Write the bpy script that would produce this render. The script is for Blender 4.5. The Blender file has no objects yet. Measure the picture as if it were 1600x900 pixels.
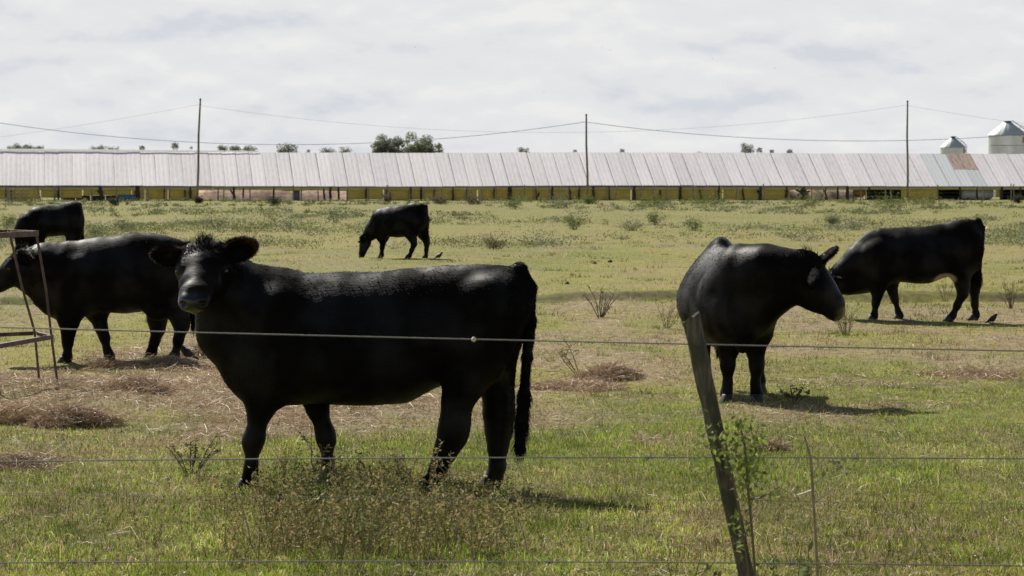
import bpy, math, random
import numpy as np
from mathutils import Vector, Matrix

# ------------------------------------------------------------------ camera, sky, sun, exposure
SC = bpy.context.scene
COL = SC.collection
H, FPX, HORIZON = 1.67, 4444.4, 285.0
PITCH = math.atan((450 - HORIZON) / FPX)
cam = bpy.data.cameras.new('camera'); cam_o = bpy.data.objects.new('camera', cam); COL.objects.link(cam_o)
cam.lens = 100; cam.sensor_width = 36; cam.clip_start = 0.1; cam.clip_end = 20000
cam_o.location = (0, 0, H); cam_o.rotation_euler = (math.pi / 2 - PITCH, 0, 0)
cam.dof.use_dof = True; cam.dof.focus_distance = 18.0; cam.dof.aperture_fstop = 14
SC.camera = cam_o

SUN = Vector((-0.48, 0.84, 0.92)).normalized()
sun = bpy.data.lights.new('sun', 'SUN'); sun_o = bpy.data.objects.new('sun', sun); COL.objects.link(sun_o)
sun.energy = 5.0; sun.angle = math.radians(0.5); sun.color = (1.0, 0.95, 0.86)
sun_o.rotation_euler = SUN.to_track_quat('Z', 'Y').to_euler()

W = bpy.data.worlds.new('World'); SC.world = W; W.use_nodes = True
nt = W.node_tree; N = nt.nodes; L = nt.links; N.clear()
out = N.new('ShaderNodeOutputWorld')
skyt = N.new('ShaderNodeTexSky'); skyt.sky_type = 'NISHITA'; skyt.sun_disc = False
skyt.sun_elevation = math.asin(SUN.z); skyt.sun_rotation = math.atan2(SUN.x, SUN.y)
bg1 = N.new('ShaderNodeBackground'); bg1.inputs[1].default_value = 0.05; L.new(skyt.outputs[0], bg1.inputs[0])
tc = N.new('ShaderNodeTexCoord')
mp = N.new('ShaderNodeMapping'); mp.inputs['Scale'].default_value = (15, 15, 50); mp.inputs['Location'].default_value = (2.3, 0.7, 0.4)
L.new(tc.outputs['Generated'], mp.inputs[0])
n1 = N.new('ShaderNodeTexNoise'); n1.inputs['Scale'].default_value = 1.0; n1.inputs['Detail'].default_value = 10; n1.inputs['Roughness'].default_value = 0.56; n1.inputs['Distortion'].default_value = 0.0
L.new(mp.outputs[0], n1.inputs['Vector'])
n1.inputs['Detail'].default_value = 9; n1.inputs['Roughness'].default_value = 0.58
mpb = N.new('ShaderNodeMapping'); mpb.inputs['Scale'].default_value = (14, 14, 36); mpb.inputs['Location'].default_value = (2.3, 0.7, 0.4 + 0.16)
mp.inputs['Scale'].default_value = (14, 14, 36)
L.new(tc.outputs['Generated'], mpb.inputs[0])
n1b = N.new('ShaderNodeTexNoise'); n1b.inputs['Scale'].default_value = 1.0; n1b.inputs['Detail'].default_value = 3; n1b.inputs['Roughness'].default_value = 0.5
L.new(mpb.outputs[0], n1b.inputs['Vector'])
sb = N.new('ShaderNodeMath'); sb.operation = 'SUBTRACT'; L.new(n1.outputs['Fac'], sb.inputs[0]); L.new(n1b.outputs['Fac'], sb.inputs[1])
ma = N.new('ShaderNodeMath'); ma.operation = 'MULTIPLY_ADD'; ma.inputs[1].default_value = 3.0; ma.inputs[2].default_value = 0.5; L.new(sb.outputs[0], ma.inputs[0])
rp = N.new('ShaderNodeValToRGB'); L.new(ma.outputs[0], rp.inputs[0])
e = rp.color_ramp.elements
e[0].position = 0.14; e[0].color = (0.635, 0.662, 0.712, 1)
e[1].position = 0.80; e[1].color = (0.820, 0.820, 0.805, 1)
e2 = rp.color_ramp.elements.new(0.40); e2.color = (0.740, 0.750, 0.766, 1); e3 = rp.color_ramp.elements.new(0.60); e3.color = (0.762, 0.770, 0.778, 1)
bg2 = N.new('ShaderNodeBackground'); bg2.inputs[1].default_value = 0.73; L.new(rp.outputs[0], bg2.inputs[0])
sp = N.new('ShaderNodeSeparateXYZ'); L.new(tc.outputs['Generated'], sp.inputs[0])
# cloud deck thins out overhead: broken clouds with blue between them
mp3 = N.new('ShaderNodeMapping'); mp3.inputs['Scale'].default_value = (3, 3, 4); L.new(tc.outputs['Generated'], mp3.inputs[0])
n3 = N.new('ShaderNodeTexNoise'); n3.inputs['Scale'].default_value = 1.3; n3.inputs['Detail'].default_value = 6; L.new(mp3.outputs[0], n3.inputs['Vector'])
mr = N.new('ShaderNodeMapRange'); mr.inputs['From Min'].default_value = 0.07; mr.inputs['From Max'].default_value = 0.42
mr.inputs['To Min'].default_value = 1.0; mr.inputs['To Max'].default_value = -0.28; L.new(sp.outputs['Z'], mr.inputs['Value'])
mr2 = N.new('ShaderNodeMapRange'); mr2.inputs['From Min'].default_value = 0.45; mr2.inputs['From Max'].default_value = 0.65
L.new(n3.outputs['Fac'], mr2.inputs['Value'])
ad = N.new('ShaderNodeMath'); ad.operation = 'ADD'; ad.use_clamp = True
mu = N.new('ShaderNodeMath'); mu.operation = 'MULTIPLY'; mu.inputs[1].default_value = 0.5; L.new(mr2.outputs[0], mu.inputs[0])
L.new(mr.outputs[0], ad.inputs[0]); L.new(mu.outputs[0], ad.inputs[1])
mx = N.new('ShaderNodeMixShader'); L.new(ad.outputs[0], mx.inputs[0]); L.new(bg1.outputs[0], mx.inputs[1]); L.new(bg2.outputs[0], mx.inputs[2])
L.new(mx.outputs[0], out.inputs[0])

vs = SC.view_settings
vs.view_transform = 'Standard'; vs.look = 'None'; vs.exposure = 0.5; vs.gamma = 1.0; vs.use_curve_mapping = False
SC.cycles.max_bounces = 6; SC.cycles.transparent_max_bounces = 4

# ------------------------------------------------------------------ helpers
rng = np.random.default_rng(11)
random.seed(7)

def ray(px, py):
    u = (px - 800) / FPX; v = (450 - py) / FPX
    c, s = math.cos(PITCH), math.sin(PITCH)
    return Vector((u, c + v * s, -s + v * c))

def ground(px, py):                     # the point of the flat field seen at a pixel
    d = ray(px, py); t = -H / d.z
    return Vector((d.x * t, d.y * t, 0))

def at(px, py, Y):                      # the point seen at a pixel at distance Y
    d = ray(px, py); t = Y / d.y
    return Vector((d.x * t, Y, H + d.z * t))

def mesh_np(name, V, F, smooth=False, col=None, mats=None):
    """V (n,3), F (m,3) or (m,4) arrays; col per vertex rgba"""
    me = bpy.data.meshes.new(name)
    V = np.ascontiguousarray(V, dtype=np.float32); F = np.ascontiguousarray(F, dtype=np.int32)
    k = F.shape[1]
    me.vertices.add(len(V)); me.vertices.foreach_set('co', V.ravel())
    me.loops.add(F.size); me.loops.foreach_set('vertex_index', F.ravel())
    me.polygons.add(len(F)); me.polygons.foreach_set('loop_start', np.arange(0, F.size, k, dtype=np.int32))
    if smooth: me.polygons.foreach_set('use_smooth', np.ones(len(F), dtype=bool))
    if col is not None:
        a = me.color_attributes.new('tint', 'FLOAT_COLOR', 'POINT')
        c = np.ones((len(V), 4), dtype=np.float32); c[:, :col.shape[1]] = col
        a.data.foreach_set('color', c.ravel())
    me.update(calc_edges=True); me.validate()
    return me

def link(name, data, mat=None, parent=None):
    o = bpy.data.objects.new(name, data); COL.objects.link(o)
    if mat is not None and data is not None:
        data.materials.clear(); data.materials.append(mat)
    if parent is not None: o.parent = parent
    return o

def tag(o, label=None, cat=None, group=None, kind=None):
    if label: o['label'] = label
    if cat: o['category'] = cat
    if group: o['group'] = group
    if kind: o['kind'] = kind
    return o

def thing(name, label, cat, loc=(0, 0, 0), rz=0.0, group=None):
    o = bpy.data.objects.new(name, None); COL.objects.link(o)
    o.location = loc; o.rotation_euler = (0, 0, rz); o.empty_display_size = 0.1
    return tag(o, label, cat, group)

class MB:
    """collects simple shapes into one mesh"""
    def __init__(s): s.v = []; s.f = []
    def add(s, V, F):
        b = len(s.v); s.v += [tuple(p) for p in V]; s.f += [tuple(i + b for i in q) for q in F]; return s
    def box(s, c, d, M=None):
        x, y, z = d[0] / 2, d[1] / 2, d[2] / 2
        P = [Vector((sx * x, sy * y, sz * z)) for sz in (-1, 1) for sx, sy in ((-1, -1), (1, -1), (1, 1), (-1, 1))]
        if M is not None: P = [M @ p for p in P]
        return s.add([p + Vector(c) for p in P], [(3, 2, 1, 0), (4, 5, 6, 7), (0, 1, 5, 4), (1, 2, 6, 5), (2, 3, 7, 6), (3, 0, 4, 7)])
    def tube(s, pts, radii, n=8, wob=0.0, caps=True):
        pts = [Vector(p) for p in pts]
        if not hasattr(radii, '__len__'): radii = [radii] * len(pts)
        rings = []; prev = None
        for i, p in enumerate(pts):
            t = (pts[min(i + 1, len(pts) - 1)] - pts[max(i - 1, 0)]).normalized()
            a = prev if prev is not None else (Vector((0, 0, 1)) if abs(t.z) < .8 else Vector((1, 0, 0)))
            u = (a - t * a.dot(t)).normalized(); w = t.cross(u); prev = u
            rings.append([p + (u * math.cos(2 * math.pi * k / n) + w * math.sin(2 * math.pi * k / n)) * radii[i] * (1 + random.uniform(-wob, wob)) for k in range(n)])
        V = [q for r in rings for q in r]; F = []
        for i in range(len(pts) - 1):
            for k in range(n):
                F.append((i * n + k, i * n + (k + 1) % n, (i + 1) * n + (k + 1) % n, (i + 1) * n + k))
        if caps: F.append(tuple(range(n))[::-1]); F.append(tuple((len(pts) - 1) * n + k for k in range(n)))
        return s.add(V, F)
    def lathe(s, prof, n=32, c=(0, 0, 0)):
        V = []; F = []
        for r, z in prof:
            for k in range(n):
                a = 2 * math.pi * k / n; V.append((c[0] + r * math.cos(a), c[1] + r * math.sin(a), c[2] + z))
        for i in range(len(prof) - 1):
            for k in range(n):
                F.append((i * n + k, i * n + (k + 1) % n, (i + 1) * n + (k + 1) % n, (i + 1) * n + k))
        return s.add(V, F)
    def mesh(s, name, smooth=False):
        me = bpy.data.meshes.new(name); me.from_pydata(s.v, [], s.f)
        if smooth: me.polygons.foreach_set('use_smooth', np.ones(len(me.polygons), dtype=bool))
        me.update(); return me
    def obj(s, name, mat, parent=None, smooth=False):
        return link(name, s.mesh(name, smooth), mat, parent)

# value noise in numpy
def _h(ix, iy, seed):
    n = (ix * 374761393 + iy * 668265263 + seed * 1274126177) & 0xffffffff
    n = ((n ^ (n >> 13)) * 1274126177) & 0xffffffff
    return ((n ^ (n >> 16)) & 0xffff) / 65535.0
def vnoise(x, y, seed=0):
    ix = np.floor(x).astype(np.int64); iy = np.floor(y).astype(np.int64)
    fx = x - ix; fy = y - iy; fx = fx * fx * (3 - 2 * fx); fy = fy * fy * (3 - 2 * fy)
    a = _h(ix, iy, seed); b = _h(ix + 1, iy, seed); c = _h(ix, iy + 1, seed); d = _h(ix + 1, iy + 1, seed)
    return (a * (1 - fx) + b * fx) * (1 - fy) + (c * (1 - fx) + d * fx) * fy
def fbm(x, y, seed=0, oct=4):
    s = 0; a = 0.5; t = 0
    for i in range(oct):
        s = s + a * vnoise(x, y, seed + i * 17); t += a; a *= .5; x = x * 2.03; y = y * 2.03
    return s / t
def sstep(a, b, x):
    t = np.clip((x - a) / (b - a), 0, 1); return t * t * (3 - 2 * t)

# ------------------------------------------------------------------ materials
def mat(name, col=(.5, .5, .5), rough=.7, metal=0.0, spec=0.5, noise=None, bump=None, attr=False, transl=0.0):
    """noise=(scale, dark factor, bright factor); bump=(scale, strength)"""
    m = bpy.data.materials.new(name); m.use_nodes = True
    t = m.node_tree; b = t.nodes['Principled BSDF']
    b.inputs['Roughness'].default_value = rough; b.inputs['Metallic'].default_value = metal
    b.inputs['Specular IOR Level'].default_value = spec
    src = None
    if attr:
        a = t.nodes.new('ShaderNodeAttribute'); a.attribute_name = 'tint'; src = a.outputs['Color']
    else:
        b.inputs['Base Color'].default_value = (*col, 1)
    tcn = t.nodes.new('ShaderNodeTexCoord')
    if noise:
        n = t.nodes.new('ShaderNodeTexNoise'); n.inputs['Scale'].default_value = noise[0]; n.inputs['Detail'].default_value = 5
        t.links.new(tcn.outputs['Object'], n.inputs['Vector'])
        r = t.nodes.new('ShaderNodeMapRange'); r.inputs['From Min'].default_value = .3; r.inputs['From Max'].default_value = .7
        r.inputs['To Min'].default_value = noise[1]; r.inputs['To Max'].default_value = noise[2]
        t.links.new(n.outputs['Fac'], r.inputs['Value'])
        v = t.nodes.new('ShaderNodeMix'); v.data_type = 'RGBA'; v.blend_type = 'MULTIPLY'; v.inputs['Factor'].default_value = 1
        if src: t.links.new(src, v.inputs['A'])
        else: v.inputs['A'].default_value = (*col, 1)
        t.links.new(r.outputs[0], v.inputs['B']); src = v.outputs['Result']
    if src: t.links.new(src, b.inputs['Base Color'])
    if bump:
        n2 = t.nodes.new('ShaderNodeTexNoise'); n2.inputs['Scale'].default_value = bump[0]; n2.inputs['Detail'].default_value = 6
        t.links.new(tcn.outputs['Object'], n2.inputs['Vector'])
        bp = t.nodes.new('ShaderNodeBump'); bp.inputs['Strength'].default_value = bump[1]
        t.links.new(n2.outputs['Fac'], bp.inputs['Height']); t.links.new(bp.outputs[0], b.inputs['Normal'])
    if transl > 0:
        tr = t.nodes.new('ShaderNodeBsdfTranslucent')
        if src: t.links.new(src, tr.inputs['Color'])
        else: tr.inputs['Color'].default_value = (*col, 1)
        ms = t.nodes.new('ShaderNodeMixShader'); ms.inputs[0].default_value = transl
        o = t.nodes['Material Output']
        t.links.new(b.outputs[0], ms.inputs[1]); t.links.new(tr.outputs[0], ms.inputs[2]); t.links.new(ms.outputs[0], o.inputs['Surface'])
    return m

M = {}
M['grass'] = mat('grass', rough=.7, spec=.12, attr=True, transl=.42)
M['hay'] = mat('hay', rough=.55, spec=.3, attr=True, transl=.15)
M['leaf'] = mat('leaf', rough=.7, spec=.1, attr=True, transl=.3)
M['stem'] = mat('stem', (.11, .085, .05), .8)
M['dry_stem'] = mat('dry_stem', (.30, .235, .14), .8, noise=(30, .6, 1.15))
M['tree_leaf'] = mat('tree_leaf', rough=.6, spec=.3, attr=True, transl=.45)
M['bark'] = mat('bark', (.16, .13, .10), .9)
def wood_grain():
    m = mat('old_wood', (.15, .13, .092), .95); t = m.node_tree; b = t.nodes['Principled BSDF']; tcn = t.nodes['Texture Coordinate']
    mp_ = t.nodes.new('ShaderNodeMapping'); mp_.inputs['Rotation'].default_value = (0, .21, 0); mp_.inputs['Scale'].default_value = (90, 90, 5); t.links.new(tcn.outputs['Object'], mp_.inputs[0])
    g1 = t.nodes.new('ShaderNodeTexNoise'); g1.inputs['Scale'].default_value = 1; g1.inputs['Detail'].default_value = 6; g1.inputs['Roughness'].default_value = .7; t.links.new(mp_.outputs[0], g1.inputs['Vector'])
    g2 = t.nodes.new('ShaderNodeTexNoise'); g2.inputs['Scale'].default_value = 13; g2.inputs['Detail'].default_value = 6; t.links.new(tcn.outputs['Object'], g2.inputs['Vector'])
    r1 = t.nodes.new('ShaderNodeValToRGB'); t.links.new(g1.outputs['Fac'], r1.inputs[0]); r1.color_ramp.elements[0].position = .35; r1.color_ramp.elements[0].color = (.03, .026, .02, 1); r1.color_ramp.elements[1].position = .66; r1.color_ramp.elements[1].color = (.165, .145, .108, 1)
    r2 = t.nodes.new('ShaderNodeMapRange'); r2.inputs['From Min'].default_value = .5; r2.inputs['From Max'].default_value = .62; t.links.new(g2.outputs['Fac'], r2.inputs['Value'])
    mx_ = t.nodes.new('ShaderNodeMix'); mx_.data_type = 'RGBA'; mx_.inputs['B'].default_value = (.055, .055, .032, 1); t.links.new(r2.outputs[0], mx_.inputs['Factor']); t.links.new(r1.outputs[0], mx_.inputs['A']); t.links.new(mx_.outputs['Result'], b.inputs['Base Color'])
    bp = t.nodes.new('ShaderNodeBump'); bp.inputs['Strength'].default_value = .9; bp.inputs['Distance'].default_value = .008; t.links.new(g1.outputs['Fac'], bp.inputs['Height']); t.links.new(bp.outputs[0], b.inputs['Normal'])
    return m
M['old_wood'] = wood_grain()
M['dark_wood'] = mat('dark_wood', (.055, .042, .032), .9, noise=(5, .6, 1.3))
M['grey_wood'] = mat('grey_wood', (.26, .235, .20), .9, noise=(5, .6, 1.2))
M['pole_wood'] = mat('pole_wood', (.24, .205, .165), .9, noise=(2, .7, 1.25))
M['wire'] = mat('wire', (.13, .125, .115), .7)
M['cable'] = mat('cable', (.10, .10, .11), .7)
M['rust'] = mat('rust', (.10, .060, .046), .75, noise=(12, .55, 1.6), bump=(60, .3))
M['curtain'] = mat('curtain', (.80, .61, .13), .75, noise=(1.2, .8, 1.05), transl=.2)
M['galv_roof'] = mat('galv_roof', (.50, .53, .52), .55, metal=.2, noise=(.8, .9, 1.05))
M['galv'] = mat('galv', (.60, .62, .62), .36, metal=.65, noise=(.8, .85, 1.08))
M['dark_metal'] = mat('dark_metal', (.07, .07, .07), .6)
M['litter'] = mat('litter', (.50, .345, .235), .95, noise=(2.2, .55, 1.2), bump=(4, .8))
M['white_tank'] = mat('white_tank', (.88, .87, .86), .5, noise=(1.5, .85, 1.03))
M['yellow_paint'] = mat('yellow_paint', (.55, .31, .01), .5, noise=(3, .7, 1.1))
M['blue_plastic'] = mat('blue_plastic', (.06, .17, .34), .45)
M['black_plastic'] = mat('black_plastic', (.02, .022, .026), .6)
M['bird'] = mat('bird', (.012, .011, .012), .5)
M['white_feather'] = mat('white_feather', (.8, .8, .78), .7)
M['pale_plaque'] = mat('pale_plaque', (.55, .40, .26), .7, noise=(6, .5, 1.3))
M['hoof'] = mat('hoof', (.022, .019, .017), .65)
M['eye'] = mat('eye', (.008, .006, .005), .08)
M['horn_tag'] = mat('horn_tag', (.6, .55, .3), .5)

# roof sheets: whitish fibre cement with fine ribs running down the slope, stains
def roof_mat(name, col, stain, stain_amt, rib=.16):
    m = bpy.data.materials.new(name); m.use_nodes = True; t = m.node_tree; b = t.nodes['Principled BSDF']
    b.inputs['Roughness'].default_value = .75; b.inputs['Specular IOR Level'].default_value = .3
    tcn = t.nodes.new('ShaderNodeTexCoord'); oi = t.nodes.new('ShaderNodeObjectInfo')
    va = t.nodes.new('ShaderNodeVectorMath'); va.operation = 'ADD'; t.links.new(tcn.outputs['Object'], va.inputs[0])
    cm = t.nodes.new('ShaderNodeCombineXYZ'); mm = t.nodes.new('ShaderNodeMath'); mm.operation = 'MULTIPLY'; mm.inputs[1].default_value = 80
    t.links.new(oi.outputs['Random'], mm.inputs[0]); t.links.new(mm.outputs[0], cm.inputs[0]); t.links.new(mm.outputs[0], cm.inputs[1]); t.links.new(cm.outputs[0], va.inputs[1])
    mpn = t.nodes.new('ShaderNodeMapping'); mpn.inputs['Scale'].default_value = (5, .7, .7); t.links.new(va.outputs[0], mpn.inputs[0])
    n = t.nodes.new('ShaderNodeTexNoise'); n.inputs['Scale'].default_value = 1.4; n.inputs['Detail'].default_value = 7; n.inputs['Roughness'].default_value = .7
    t.links.new(mpn.outputs[0], n.inputs['Vector'])
    r = t.nodes.new('ShaderNodeMapRange'); r.inputs['From Min'].default_value = .42; r.inputs['From Max'].default_value = .72; r.inputs['To Max'].default_value = stain_amt
    t.links.new(n.outputs['Fac'], r.inputs['Value'])
    v = t.nodes.new('ShaderNodeMix'); v.data_type = 'RGBA'; v.inputs['A'].default_value = (*col, 1); v.inputs['B'].default_value = (*stain, 1)
    t.links.new(r.outputs[0], v.inputs['Factor'])
    # every sheet a little different
    hv = t.nodes.new('ShaderNodeHueSaturation'); rr = t.nodes.new('ShaderNodeMapRange'); rr.inputs['To Min'].default_value = .9; rr.inputs['To Max'].default_value = 1.04
    t.links.new(oi.outputs['Random'], rr.inputs['Value']); t.links.new(rr.outputs[0], hv.inputs['Value']); t.links.new(v.outputs['Result'], hv.inputs['Color'])
    t.links.new(hv.outputs[0], b.inputs['Base Color'])
    wv = t.nodes.new('ShaderNodeTexWave'); wv.inputs['Scale'].default_value = 2.4; wv.bands_direction = 'X'
    t.links.new(tcn.outputs['Object'], wv.inputs['Vector'])
    bp = t.nodes.new('ShaderNodeBump'); bp.inputs['Strength'].default_value = rib; bp.inputs['Distance'].default_value = .05
    t.links.new(wv.outputs['Fac'], bp.inputs['Height']); t.links.new(bp.outputs[0], b.inputs['Normal'])
    return m
M['roof'] = roof_mat('roof', (.86, .815, .80), (.56, .49, .47), .55)
M['roof_new'] = roof_mat('roof_new', (.66, .68, .67), (.55, .57, .57), .5)
M['roof_rust'] = roof_mat('roof_rust', (.50, .40, .33), (.23, .10, .05), 1.0)
M['roof_under'] = mat('roof_under', (.30, .26, .25), .9)
M['ridge_white'] = mat('ridge_white', (.86, .85, .84), .6, transl=.6)

# cow coat: near-black hide, colour from the 'tint' attribute; fur strands above it
def coat_mats():
    m = bpy.data.materials.new('hide'); m.use_nodes = True; t = m.node_tree; b = t.nodes['Principled BSDF']
    a = t.nodes.new('ShaderNodeAttribute'); a.attribute_name = 'tint'
    t.links.new(a.outputs['Color'], b.inputs['Base Color'])
    mr_ = t.nodes.new('ShaderNodeMapRange'); mr_.inputs['To Min'].default_value = .28; mr_.inputs['To Max'].default_value = .52
    t.links.new(a.outputs['Alpha'], mr_.inputs['Value']); t.links.new(mr_.outputs[0], b.inputs['Roughness'])
    ms_ = t.nodes.new('ShaderNodeMapRange'); ms_.inputs['To Min'].default_value = .6; ms_.inputs['To Max'].default_value = .10; t.links.new(a.outputs['Alpha'], ms_.inputs['Value']); t.links.new(ms_.outputs[0], b.inputs['Specular IOR Level'])
    tcn = t.nodes.new('ShaderNodeTexCoord')
    n2 = t.nodes.new('ShaderNodeTexNoise'); n2.inputs['Scale'].default_value = 1; n2.inputs['Detail'].default_value = 4; n2.inputs['Distortion'].default_value = .3
    mp_ = t.nodes.new('ShaderNodeMapping'); mp_.inputs['Rotation'].default_value = (0, math.radians(52), 0); mp_.inputs['Scale'].default_value = (9, 55, 75)
    wn = t.nodes.new('ShaderNodeTexNoise'); wn.inputs['Scale'].default_value = 3.0; t.links.new(tcn.outputs['Object'], wn.inputs['Vector'])
    wa = t.nodes.new('ShaderNodeVectorMath'); wa.operation = 'MULTIPLY_ADD'; wa.inputs[1].default_value = (.18, .18, .18); t.links.new(wn.outputs['Color'], wa.inputs[0]); t.links.new(tcn.outputs['Object'], wa.inputs[2])
    t.links.new(wa.outputs[0], mp_.inputs[0]); t.links.new(mp_.outputs[0], n2.inputs['Vector'])
    bp = t.nodes.new('ShaderNodeBump'); bp.inputs['Strength'].default_value = .17; bp.inputs['Distance'].default_value = .012
    t.links.new(n2.outputs['Fac'], bp.inputs['Height']); t.links.new(bp.outputs[0], b.inputs['Normal'])
    pn = t.nodes.new('ShaderNodeTexNoise'); pn.inputs['Scale'].default_value = 3.4; pn.inputs['Detail'].default_value = 2; t.links.new(tcn.outputs['Object'], pn.inputs['Vector'])
    pr = t.nodes.new('ShaderNodeMapRange'); pr.inputs['From Min'].default_value = .40; pr.inputs['From Max'].default_value = .64; pr.inputs['To Min'].default_value = .25; pr.inputs['To Max'].default_value = 1.9; t.links.new(pn.outputs['Fac'], pr.inputs['Value'])
    pm = t.nodes.new('ShaderNodeMath'); pm.operation = 'MULTIPLY'; t.links.new(ms_.outputs[0], pm.inputs[0]); t.links.new(pr.outputs[0], pm.inputs[1]); t.links.new(pm.outputs[0], b.inputs['Specular IOR Level'])
    h = bpy.data.materials.new('fur'); h.use_nodes = True; t = h.node_tree; hb = t.nodes['Principled BSDF']
    a = t.nodes.new('ShaderNodeAttribute'); a.attribute_name = 'tint'; t.links.new(a.outputs['Color'], hb.inputs['Base Color'])
    hb.inputs['Roughness'].default_value = .5; hb.inputs['Specular IOR Level'].default_value = .05
    return m, h
M['hide'], M['fur'] = coat_mats()

# ------------------------------------------------------------------ the field: patch maps shared by the soil and the grass
def spots(x, y, lst):
    s = np.zeros_like(x)
    for (px, py, rx, ry, a) in lst:
        g = ground(px, py)
        s = np.maximum(s, a * np.exp(-(((x - g.x) / rx) ** 2 + ((y - g.y) / ry) ** 2)))
    return s
HAY = [(60, 600, 1.3, 1.6, 1.1), (190, 610, 1.4, 1.7, 1.15), (310, 590, 1.0, 1.4, 1.0), (60, 655, .8, .7, 1.1), (150, 655, .6, .6, .9),
       (340, 640, .7, 1.0, .9), (420, 660, .9, 1.0, .95), (250, 560, 1.0, 1.5, .8), (30, 722, .35, .3, 1.0), (260, 700, .5, .4, .6), (330, 690, .5, .5, .8),
       (940, 590, .55, .8, .85), (890, 612, .5, .5, .8), (1090, 625, .9, .7, .5), (1250, 660, .5, .5, .6), (1520, 585, .9, 1.4, .6), (1380, 600, 1.3, 1.2, .45),
       (830, 660, .5, .6, .6), (1430, 640, .9, .5, .5), (640, 640, .8, 1.2, .5), (560, 640, .8, 1.2, .5), (1200, 690, .3, .3, .7), (870, 580, .5, 1., .4), (1050, 690, .7, .6, .3)]
GREEN = [(100, 690, .9, .5, .9), (30, 770, .9, .5, .8), (250, 665, .5, .4, .6), (430, 830, 1.2, .6, .7), (950, 700, .8, .7, .8), (1170, 740, .8, .7, .6), (1450, 740, .8, .5, .8),
         (1040, 545, .9, .9, .9), (1450, 510, 2.5, 1.3, .6), (900, 470, 3, .8, .7), (1530, 730, .7, .4, .7), (850, 860, .6, .4, .5), (1330, 720, .8, .5, .5), (1560, 560, 1., 1., .3)]

def maps(x, y):
    """hay cover, greenness, thatch (all 0..1)"""
    big = fbm(x * .22 + 3, y * .16 + 9, 3); mid = fbm(x * 1.1, y * .8, 5); fine = fbm(x * 4.5, y * 3.2, 8, 3)
    hay = np.clip(spots(x, y, HAY) * (.55 + 1.1 * mid) + (fine - .5) * .7 - .10, 0, 1)
    hay = hay * sstep(.12, .5, hay)
    near = 1 - sstep(17, 27, y)
    green = np.clip(.26 + .42 * near + spots(x, y, GREEN) * .55 + (big - .5) * 1.8 + (mid - .5) * 1.1 + (fine - .5) * .6, 0, 1)
    far = sstep(70, 120, y); green = green * (1 - far * .35) + .22 * far
    th = np.clip((fbm(x * .9 + 40, y * .45, 21) - .42) * 4.0 + (fine - .5) * .8, 0, 1) * (.45 + .55 * sstep(16, 21, y)) * (1 - .5 * sstep(30, 50, y))
    return hay, green, th

def height(x, y):
    b = (fbm(x * .5, y * .5, 31, 3) - .5) * .10 + (fbm(x * 2.3, y * 2.3, 33, 3) - .5) * .05
    b = b * (1 - sstep(60, 120, y) * .3)
    hay, g, th = maps(x, y)
    b = b + .05 * hay * fbm(x * 3, y * 3, 77, 3)
    # shallow old furrow with a raised lip crossing the field at forty metres
    yc = 40 + .9 * np.sin(x * .13) + .02 * x
    lip = np.where((x > -14) & (x < 40), 1.0, .5)
    b = b + lip * (.10 * np.exp(-((y - yc - .30) / .22) ** 2) - .05 * np.exp(-((y - yc + .15) / .2) ** 2))
    return b

C_GREEN = np.array([.172, .222, .028]); C_OLIVE = np.array([.318, .300, .050]); C_STRAW = np.array([.46, .37, .20]); C_THATCH = np.array([.37, .27, .175]); C_SOIL = np.array([.085, .062, .043])
def field_colour(x, y):
    hay, g, th = maps(x, y)
    c = C_OLIVE * (1 - g)[:, None] + C_GREEN * g[:, None]
    c = c * (1 - .8 * th)[:, None] + C_THATCH * (.8 * th)[:, None]
    c = c * (1 - .9 * hay)[:, None] + C_THATCH * (.9 * hay)[:, None]
    return c

def build_ground():
    ys = np.concatenate([np.linspace(-40, 9, 12), np.sort(np.concatenate([np.geomspace(9.3, 300, 420), np.arange(37, 44, .097)])), np.geomspace(310, 9000, 30)])
    inner = np.linspace(-1, 1, 241)
    s = np.concatenate([-np.array([12, 7, 4, 2.5, 1.7, 1.3]), inner, np.array([1.3, 1.7, 2.5, 4, 7, 12])])
    wy = np.where(ys < 9, 5.0, 2.2 + ys * .24)
    wy = np.where(ys > 300, 75 + (ys - 300) * .6, wy)
    X = s[None, :] * wy[:, None]; Y = np.repeat(ys[:, None], len(s), 1)
    x, y = X.ravel(), Y.ravel()
    z = height(x, y) * ((np.abs(x) < 130) & (y < 300) & (y > 5))
    c = field_colour(x, y)
    c = c * .5 + C_SOIL * .5
    yc = 40 + .9 * np.sin(x * .13) + .02 * x; bank = (np.exp(-((y - yc - .10) / .13) ** 2) * np.clip(fbm(x * .5, y * 0, 63, 3) * 3 - .8, 0, 1))[:, None] * .85; c = c * (1 - bank) + np.array([.05, .042, .028]) * bank
    nr, nc = X.shape
    i = (np.arange(nr - 1)[:, None] * nc + np.arange(nc - 1)[None, :]).ravel()
    F = np.stack([i, i + 1, i + nc + 1, i + nc], 1)
    me = mesh_np('ground', np.stack([x, y, z], 1), F, True, c)
    m = mat('ground', attr=True, rough=.95, spec=.15, noise=(9, .6, 1.3), bump=(26, .8))
    tag(link('ground', me, m), kind='structure')
build_ground()

def hz(x, y): return float(height(np.array([x * 1.0]), np.array([y * 1.0]))[0])

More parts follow.
